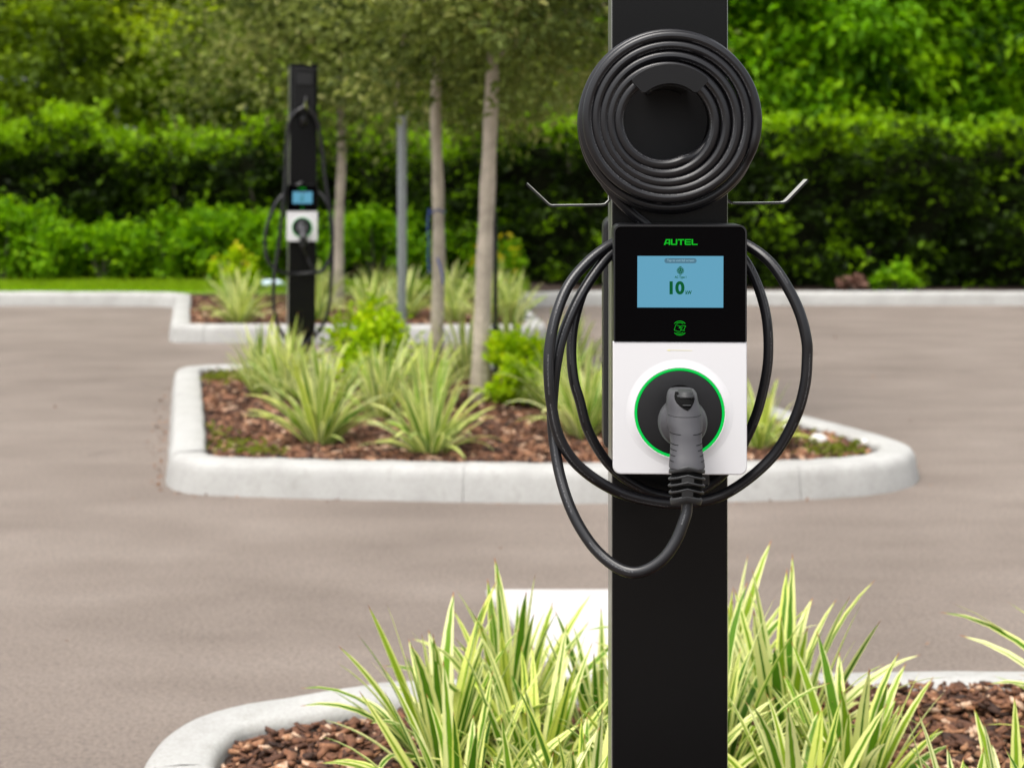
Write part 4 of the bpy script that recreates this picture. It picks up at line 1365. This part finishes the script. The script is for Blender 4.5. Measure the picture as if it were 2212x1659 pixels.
# ------------------------------------------------------------------ shrubs, hedge, trees
def blob(n, c, r, surf=0.55):
    """points in a lumpy ellipsoid, denser at the surface"""
    d = unit(rng.normal(size=(n, 3)))
    f = 1 - rng.random(n) ** 1.6 * surf
    lump = 1 + 0.16 * np.sin(d[:, 0] * 5 + c[0] * 3) * np.cos(d[:, 1] * 4 + d[:, 2] * 6) + 0.10 * np.sin(d[:, 2] * 9 + d[:, 0] * 7)
    return np.array(c) + d * np.array(r) * (f * lump)[:, None], d


def shrub(name, x, y, r, h, n, size, mat, label, cat='shrub', group=None, z=0.12, flowers=0):
    root = empty(name, (x, y, z))
    tag(root, label, cat, group)
    stems = []
    for q in range(5):
        a = q * 1.3 + x
        stems.append(tube_geo([(0.02 * math.cos(a), 0.02 * math.sin(a), -0.02), (0.3 * r * math.cos(a), 0.3 * r * math.sin(a), h * 0.45), (0.55 * r * math.cos(a), 0.55 * r * math.sin(a), h * 0.8)], [0.014, 0.010, 0.005], 6))
    link('stem', mesh('stem', *merge(stems)), root, M['bark_dark'])
    k = max(6, int(n / 90))
    cc, dd = blob(k, (0, 0, h * 0.55), (r * 0.85, r * 0.85, h * 0.45), 0.5)
    ci = rng.integers(0, k, n)
    pts = cc[ci] + rng.normal(size=(n, 3)) * r * 0.16
    pts[:, 2] = np.clip(pts[:, 2], 0.03, None)
    me = leaves('foliage', pts, size, up=0.5, aspect=0.5, out=dd[ci])
    link('foliage', me, root, mat)
    if flowers:
        p2 = cc[rng.integers(0, k, flowers)] + rng.normal(size=(flowers, 3)) * r * 0.15
        p2[:, 2] += h * 0.18
        link('flower_heads', leaves('flowers', p2, size * 0.9, up=1.0, aspect=0.9), root, M['yellow'])['kind'] = 'stuff'
    return root


def tube_geo(pts, rad, ns=8):
    m = tube_mesh(pts, rad, ns)
    V = [tuple(v.co) for v in m.vertices]; F = [tuple(p.vertices) for p in m.polygons]
    bpy.data.meshes.remove(m)
    return V, F


low = 'leafy bright green shrub in the row between lawn and dark hedge'
for i in range(11):
    x = -7.0 + i * 0.66
    shrub('low_shrub', x + random.uniform(-.1, .1), 18.75 + random.uniform(-.12, .12), 0.52, random.uniform(0.68, 0.92), 2600, 0.085, M['shrub'], low, group='low shrubs along the lawn')
shrub('lime_shrub', -0.92, 9.45, 0.36, 0.42, 1700, 0.06, M['lime'], 'low lime green shrub behind the clumps next to the sign post')
shrub('lime_shrub', 0.07, 8.7, 0.22, 0.34, 1500, 0.06, M['lime'], 'lime yellow shrub right of the leaning trunk, beside the cable loops')
shrub('flowering_shrub', -0.16, 15.9, 0.34, 0.55, 1500, 0.07, M['shrub'], 'shrub with yellow flower heads at the end of the far bed', flowers=130)
shrub('golden_shrub', -3.15, 17.0, 0.26, 0.42, 900, 0.07, M['lime'], 'small golden shrub on the lawn edge behind the lone clump', flowers=50)
shrub('low_shrub', 4.35, 17.05, 0.24, 0.28, 600, 0.08, M['shrub'], 'small bright green shrub at the foot of the hedge by the long kerb')
shrub('dry_shrub', 3.85, 17.05, 0.18, 0.20, 260, 0.08, leaf_mat('dry_leaf', [(0, (0.12, 0.06, 0.04)), (1, (0.30, 0.17, 0.13))], trans=0.15), 'small dried reddish shrub at the foot of the hedge')

# hedge: clipped wall of leaves following a slightly bent line
hp = resample(catmull([(-16, 20.1, 0), (-8, 19.85, 0), (-3, 19.7, 0), (-0.4, 19.3, 0), (1.2, 18.4, 0), (4, 18.05, 0), (9, 18.0, 0), (16, 18.1, 0)], 10), 0.25)
hedge = empty('clipped_hedge', (0, 18.5, 0.12))
tag(hedge, 'long dark clipped hedge of small leaves behind the parking lot', 'hedge')
HT, HH = 0.75, 1.86
nc, n = 6200, 120000
A = np.array([tuple(p) for p in hp])
ii = rng.integers(0, len(hp) - 1, nc); ff = rng.random(nc)
base = A[ii] * (1 - ff[:, None]) + A[ii + 1] * ff[:, None]
tt = unit(A[ii + 1] - A[ii]); nr_ = np.stack([tt[:, 1], -tt[:, 0], np.zeros(nc)], 1)     # towards the camera
u = rng.random(nc)
face = np.where(u < 0.52, 0, np.where(u < 0.80, 1, 2))       # front, top, inside
s = rng.random(nc)
lump = 0.10 * np.sin(base[:, 0] * 2.1 + s * 5) + 0.08 * np.sin(base[:, 0] * 5.3 + s * 9) + 0.06 * np.sin(base[:, 0] * 9.1 - s * 13)
rag = np.where(base[:, 0] < 1, 1.0, 0.35)                      # the left end has grown out of shape
topw = HH + rag * (0.16 * np.sin(base[:, 0] * 1.9 + 0.5) + 0.11 * np.sin(base[:, 0] * 4.3 + 1)) - 0.05 * rag
dep = rng.exponential(0.13, nc)
off = np.where(face == 0, HT + lump - dep, np.where(face == 1, rng.uniform(-HT, HT, nc), rng.uniform(-HT, HT * 0.6, nc)))
zz = np.where(face == 1, topw + rng.normal(0, 0.07, nc) * (0.6 + rag) - dep * 0.6, s * topw)
outv = np.where((face == 0)[:, None], nr_ + np.array([0, 0, 0.4]), np.array([0, 0, 1.0]))
cen = base + nr_ * off[:, None]
cen[:, 2] = zz
ci = rng.integers(0, nc, n)
pts = cen[ci] + rng.normal(size=(n, 3)) * np.array([0.085, 0.06, 0.05])
pts[:, 2] = np.clip(pts[:, 2], 0.04, None)
outv = outv[ci]
# old and new leaf colours, with top light and inner shade painted in
leaf_tone = np.where(face == 1, rng.normal(0.88, 0.11, nc), np.where((face == 0) & (rng.random(nc) < 0.24), rng.normal(0.64, 0.10, nc), rng.normal(0.18, 0.09, nc)))
hr = np.clip(leaf_tone[ci] + rng.normal(0, 0.10, n), 0, 1)
pts -= np.array([0, 18.5, 0])
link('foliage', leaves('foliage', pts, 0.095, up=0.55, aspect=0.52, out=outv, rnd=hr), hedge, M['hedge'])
# solid dark core standing in for twigs, added to block light and deepen shade
V, F = [], []
prof_h = [(0.32, 0.0), (0.36, 0.5), (0.38, 1.0), (0.36, 1.35), (0.22, 1.55), (-0.22, 1.55), (-0.36, 1.35), (-0.36, 0.0)]
for q in range(len(A)):
    t_ = A[min(len(A) - 1, q + 1)] - A[max(0, q - 1)]; t_ = t_ / np.linalg.norm(t_)
    for o_, z_ in prof_h:
        jj = 0.07 * math.sin(q * 1.7 + z_ * 6) + 0.05 * math.sin(q * 3.1 - z_ * 9)
        V.append((A[q, 0] + t_[1] * (o_ + jj), A[q, 1] - t_[0] * (o_ + jj) - 18.5, z_ + (jj if z_ > 0 else -0.02)))
for q in range(len(A) - 1):
    for k_ in range(7):
        F.append((q * 8 + k_, q * 8 + k_ + 1, q * 8 + k_ + 9, q * 8 + k_ + 8))
link('hedge_shade_core', mesh('hedge_shade_core', V, F), hedge, M['hedge_core'])
for q in range(46):
    x = -14 + q * 0.65 + random.uniform(-.2, .2)
    j = int(np.argmin(abs(A[:, 0] - x)))
    link('stem', tube_mesh([(A[j, 0], A[j, 1] - 18.5 - 0.2, -0.05), (A[j, 0] + random.uniform(-.1, .1), A[j, 1] - 18.5 - 0.3, 0.8), (A[j, 0] + random.uniform(-.25, .25), A[j, 1] - 18.5 - 0.2, 1.7)], [0.03, 0.024, 0.012], 6), hedge, M['bark_dark'])


def tree(name, x, y, h, trunk_pts, trunk_r, crown_c, crown_r, nclump, nleaf, lsize, mat, bark, label, group, droop=0.1, clump=0.22, aspect=0.5, limbs=7, seed=1):
    """trunk with limbs reaching into a crown made of leaf clumps"""
    rr = random.Random(seed)
    root = empty(name, (x, y, 0.11))
    tag(root, label, 'tree', group)
    tp = resample(catmull([Vector(p) for p in trunk_pts], 8), 0.12)
    nn_ = len(tp)
    rad = [trunk_r * (1.25 - 0.25 * min(1, i / 3) - 0.45 * i / nn_) * (1 + 0.05 * math.sin(i * 1.9) + 0.03 * math.sin(i * 4.7)) for i in range(nn_)]
    tr = link('trunk', tube_mesh(tp, rad, 14), root, bark)
    cc, dd = blob(nclump, crown_c, crown_r, 0.75)
    if name == 'young_oak':          # low twigs all round the upper trunk
        k_ = 34
        zt = rng.uniform(2.02, 3.3, k_); az = rng.uniform(0, 2 * np.pi, k_); rr_ = rng.uniform(0.15, 0.6, k_)
        ex = np.stack([trunk_pts[-1][0] + rr_ * np.cos(az), rr_ * np.sin(az), zt * (h / 4.0)], 1)
        cc = np.concatenate([cc, ex]); dd = np.concatenate([dd, unit(ex - np.array([trunk_pts[-1][0], 0, 2.4]))])
        nclump += k_
    for q in range(limbs):
        i0 = int(nn_ * rr.uniform(0.62, 0.97))
        tgt = Vector(cc[rr.randrange(nclump)])
        a = tp[min(i0, nn_ - 1)]
        mid_ = a.lerp(tgt, 0.5) + Vector((rr.uniform(-.15, .15), rr.uniform(-.15, .15), rr.uniform(-.05, .25)))
        lp = resample(catmull([a, mid_, tgt], 6), 0.15)
        link('limb', tube_mesh(lp, [trunk_r * (0.5 - 0.38 * k / max(1, len(lp) - 1)) for k in range(len(lp))], 7), root, bark)
    w = rng.dirichlet(np.ones(nclump) * 2.0)
    ci = rng.choice(nclump, nleaf, p=w)
    g = rng.normal(size=(nleaf, 3)) * np.array([1, 1, 0.62]) * clump
    pts = cc[ci] + g
    od = unit(g) * 0.6 + dd[ci] * 0.5
    rl = np.clip(0.5 + rng.normal(0, 0.09, nleaf) + rng.normal(0, 0.25, nclump)[ci], 0, 1)
    link('crown', leaves('crown', pts, lsize, up=0.45, aspect=aspect, out=od, droop=droop, rnd=rl), root, mat)
    return root


oakg = 'young oaks planted in the beds'
tree('young_oak', -0.19, 8.82, 4, [(0, 0, -0.05), (0.02, 0, 0.6), (0.045, 0.02, 1.2), (0.075, 0, 1.9), (0.09, 0.05, 2.5), (0.10, 0.1, 3.2)], 0.055, (0.15, -0.1, 2.66), (1.02, 1.15, 0.98), 170, 20000, 0.060, M['oak'], M['bark'],
     'young oak with smooth pale trunk leaning slightly, nearest the cable loops', oakg, seed=3, clump=0.15, limbs=14)
tree('young_oak', -0.50, 9.85, 4, [(0, 0, -0.05), (0.02, 0, 0.7), (0.015, 0, 1.3), (0.0, 0.02, 1.8), (0.03, 0.05, 2.5), (0.02, 0.1, 3.4)], 0.046, (0.10, 0.35, 2.76), (1.00, 1.15, 1.06), 170, 20000, 0.060, M['oak'], M['bark'],
     'young oak with knotty pale trunk tied with blue tape', oakg, seed=4, clump=0.16, limbs=14)
tree('young_oak', -1.78, 15.5, 4.6, [(0, 0, -0.05), (0.0, 0, 0.8), (0.03, 0, 1.5), (0.02, 0.02, 2.1), (0.03, 0.05, 2.8), (0.02, 0.1, 3.6)], 0.055, (0.0, -0.2, 3.15), (1.9, 1.6, 1.40), 180, 24000, 0.075, M['oak'], M['bark'],
     'young oak with a forked pale trunk in the far bed behind the blurred charging post', oakg, seed=5, clump=0.26)

bgl = 'olive green bushy tree growing behind the dark hedge'
bgr = 'bright green feathery tree growing behind the dark hedge'
bgg = 'trees behind the hedge'
spots = [(-8.6, 23.5, 'olive'), (-6.6, 22.2, 'olive'), (-4.6, 23.2, 'olive'), (-2.6, 22.4, 'olive'), (-0.8, 23.6, 'olive'), (1.2, 22.8, 'olive'),
         (3.0, 22.4, 'bright'), (4.7, 21.6, 'bright'), (6.3, 22.6, 'bright'), (8.0, 21.8, 'bright'), (9.8, 23.0, 'bright'), (11.7, 22.2, 'bright'), (13.6, 22.9, 'bright'), (-10.6, 22.8, 'olive')]
for i, (x, y, kind) in enumerate(spots):
    rr = random.Random(50 + i)
    hh = rr.uniform(5.6, 6.8)
    dx = rr.uniform(-.2, .2)
    tree('background_tree', x, y, hh, [(0, 0, -0.1), (dx * .4, 0, 1.5), (dx, 0, 3.0), (dx * 1.4, 0.1, hh - 1.4)], 0.09,
         (0, 0, 3.35), (1.75, 1.5, 2.75), 130, 15000, 0.135 if kind == 'olive' else 0.19, M[kind], M['bark_dark'], bgl if kind == 'olive' else bgr, bgg,
         droop=0.15 if kind == 'olive' else 0.7, clump=0.25 if kind == 'olive' else 0.30, aspect=0.5 if kind == 'olive' else 0.34, seed=50 + i)
for i in range(7):
    x = -13.5 + i * 4.5
    tree('tall_tree', x, 31 + (i % 2) * 1.5, 11, [(0, 0, -0.1), (0.1, 0, 3.0), (0.0, 0, 6.0), (0.1, 0.1, 9.0)], 0.2,
         (0, 0, 5.6), (3.4, 2.6, 5.4), 220, 15000, 0.26, M['olive'] if i < 3 else M['bright'], M['bark_dark'],
         'tall tree closing the view behind the nearer trees', 'tall trees at the back', clump=0.55, seed=80 + i)

# lawn blades on the left verge
n = 26000
x = rng.uniform(-8.0, 0.2, n); y = 16.72 + (18.6 - 16.72) * rng.random(n)
k = ~((x > -3.6) & (y < 16.9)); x, y = x[k], y[k]; n = len(x)
c = np.stack([x, y, np.full(n, 0.116)], 1)
a = rng.uniform(0, 2 * np.pi, n); hgt = rng.uniform(0.03, 0.075, n)
v = np.empty((n, 3, 3))
dv = np.stack([np.cos(a), np.sin(a), np.zeros(n)], 1) * 0.006
v[:, 0] = c - dv; v[:, 1] = c + dv
v[:, 2] = c + np.stack([rng.normal(0, .02, n), rng.normal(0, .02, n), hgt], 1)
o = link('lawn_grass', quads_mesh('lawn_grass', v.reshape(-1, 3), 3, [(0, 1, 2)], rng.random(n)), None, M['grass'])
tag(o, 'short bright green grass between the far kerb and the shrubs', 'grass', kind='stuff')

# weeds in the mulch of the middle bed
wp = []
for cx, cy, sx, sy, m in ((-1.55, 7.6, .10, .28, 90), (-1.35, 7.3, .12, .12, 60), (-1.85, 9.7, .16, .16, 300), (1.55, 7.15, .12, .12, 150), (1.35, 7.6, .10, .18, 120), (-1.2, 7.15, .14, .06, 90)):
    wp.append(np.stack([rng.normal(cx, sx * .6, m), rng.normal(cy, sy * .6, m), rng.uniform(SOIL + .012, SOIL + .05, m)], 1))
wp = np.concatenate(wp)
wp = wp[in_poly(wp[:, 0], wp[:, 1], poly2)]
o = link('weeds', leaves('weeds', wp, 0.045, up=0.8, aspect=0.35), None, M['weed'])
tag(o, 'small green weeds sprouting through the mulch of the middle bed', 'weeds', kind='stuff')

# ------------------------------------------------------------------ smaller things
# perforated sign post without its sign
sp = empty('sign_post', ((868 - PX0) / FPX * 10.0, 10.0, SOIL))
tag(sp, 'bare galvanised steel sign post with rows of punched holes', 'sign post')
bm = bmesh.new()
H_ = 1.72
prof = [(-0.030, 0.0), (-0.019, 0.0), (-0.013, -0.020), (0.013, -0.020), (0.019, 0.0), (0.030, 0.0), (0.030, 0.003), (0.017, 0.003), (0.011, -0.017), (-0.011, -0.017), (-0.017, 0.003), (-0.030, 0.003)]
lo = [bm.verts.new((a, b, -0.05)) for a, b in prof]; hi = [bm.verts.new((a, b, H_)) for a, b in prof]
for i in range(len(prof)):
    j = (i + 1) % len(prof)
    bm.faces.new((lo[i], lo[j], hi[j], hi[i]))
bm.faces.new(hi); bm.faces.new(list(reversed(lo)))
link('channel', bm_mesh(bm, 'channel'), sp, M['galv'])
hm = None
for q in range(50):
    if hm is None:
        hm = bm_mesh(plate_bm([(0.0045 * math.cos(a), 0.0045 * math.sin(a)) for a in np.linspace(0, 2 * math.pi, 12, endpoint=False)], 0.002, -0.0008), 'punched_hole')
    o = link('punched_hole', hm, sp, M['void']); o.location = (0, -0.0202, 0.12 + q * 0.032)

# black tree stake
sx_, sy_ = (1069 - PX0) / FPX * 8.9, 8.9
stk = empty('tree_stake', (sx_, sy_, SOIL))
tag(stk, 'thin black stake standing right of the leaning trunk', 'stake')
link('rod', tube_mesh([(0.006, 0, -0.05), (0, 0, 0.6), (-0.004, 0, 1.22)], [0.009, 0.009, 0.008], 8), stk, M['stake'])
link('clip', bm_mesh(box_bm(0.034, 0.03, 0.05, (0, 0, 0.42), 0.006), 'clip'), stk, M['stake'])
link('guard_strip', tube_mesh([(0.010, 0.01, 0.45), (0.014, 0.012, 0.8), (0.006, 0.01, 1.1)], [0.006, 0.006, 0.005], 6), stk, M['stake'])

# blue tape tied on the knotty trunk
tp_ = empty('tie_tape', (-0.485, 9.80, 1.0))
tag(tp_, 'blue plastic tape tied round the knotty trunk with loose ends', 'tape')
V, F = [], []
loopt = [(0.052 * math.cos(a), 0.052 * math.sin(a) + 0.05, 0.20 + 0.01 * math.sin(3 * a)) for a in np.linspace(0, 2 * math.pi, 20)]
def tape(pts, w):
    V, F = [], []
    for p in pts:
        V += [(p[0], p[1], p[2] - w / 2), (p[0] + 0.002, p[1] - 0.003, p[2] + w / 2)]
    F = [(2 * i, 2 * i + 2, 2 * i + 3, 2 * i + 1) for i in range(len(pts) - 1)]
    return mesh('tape', V, F)
def ribbon3(pts, w):
    V = []
    for p in pts:
        V += [(p[0] - w / 2, p[1], p[2]), (p[0] + w / 2, p[1] - 0.004, p[2])]
    return mesh('tape', V, [(2 * i, 2 * i + 1, 2 * i + 3, 2 * i + 2) for i in range(len(pts) - 1)])
link('knot_band', tape(loopt, 0.012), tp_, M['tape'])
link('loose_end', ribbon3(catmull([(-0.055, -0.02, 0.22), (-0.062, -0.03, 0.1), (-0.055, -0.03, 0.0), (-0.06, -0.02, -0.10), (-0.05, -0.03, -0.2)], 5), 0.009), tp_, M['tape'])
link('loose_end', ribbon3(catmull([(0.0, -0.012, -0.10), (0.02, -0.03, -0.16), (0.035, -0.04, -0.22), (0.04, -0.04, -0.27)], 5), 0.013), tp_, M['tape'])

# crumpled plastic film on the lawn
bm = bmesh.new()
bmesh.ops.create_icosphere(bm, subdivisions=3, radius=1)
rb_ = random.Random(9)
for v in bm.verts:
    n_ = v.co.normalized()
    s_ = 1 + 0.25 * math.sin(n_.x * 7 + 1) * math.cos(n_.y * 9) + rb_.uniform(-.12, .12)
    v.co = Vector((n_.x * 0.125 * s_, n_.y * 0.08 * s_, max(-0.02, n_.z * 0.055 * s_) + 0.02))
o = link('plastic_bag', bm_mesh(bm, 'plastic_bag'), None, M['bag'])
o.location = ((588 - PX0) / FPX * 17.6, 17.6, 0.13)
tag(o, 'crumpled pale blue plastic bag lying on the lawn behind the far charging post', 'bag')

# white stones at the pointed end of the middle bed
for i, (px, py, r) in enumerate(((1702, 932, 0.038), (1768, 956, 0.045), (1836, 944, 0.032), (1640, 962, 0.034), (1868, 962, 0.025))):
    D = FPX * (CAM_H - SOIL - 0.01) / (py - HOR)
    bm = bmesh.new()
    bmesh.ops.create_icosphere(bm, subdivisions=2, radius=1)
    rq = random.Random(i)
    for v in bm.verts:
        s_ = rq.uniform(0.82, 1.12)
        v.co = Vector((v.co.x * r * 1.25 * s_, v.co.y * r * s_, v.co.z * r * 0.62 * s_))
    o = link('stone', bm_mesh(bm, 'stone'), None, M['stone'], smooth=True)
    o.location = ((px - PX0) / FPX * D, D, SOIL + 0.025)
    o.rotation_euler = (0, 0, rq.uniform(0, 6))
    tag(o, 'white rounded stone on the mulch at the pointed end of the middle bed', 'stone', 'white stones in the middle bed')

# dry leaves along the kerb feet
litter = leaf_mat('dry_litter', [(0, (0.10, 0.045, 0.025)), (1, (0.34, 0.18, 0.10))], trans=0.1)
pts = []
for p, nrm in list(zip(k2p, k2n)):
    if p.x < -1.3 or rng.random() < 0.25:
        for _ in range(2):
            if rng.random() < 0.45:
                d = abs(rng.normal(0, 0.035)) + 0.03
                pts.append((p.x - nrm.x * d, p.y - nrm.y * d, 0.006))
for _ in range(70):
    pts.append((rng.uniform(-4, 4), rng.uniform(4.3, 16), 0.005))
pts = np.array(pts)
o = link('leaf_litter', leaves('leaf_litter', pts, 0.026, up=3.0, aspect=0.55, fold=0.06), None, litter)
tag(o, 'tiny dry brown leaf litter lying along the kerb feet', 'leaf litter', kind='stuff')
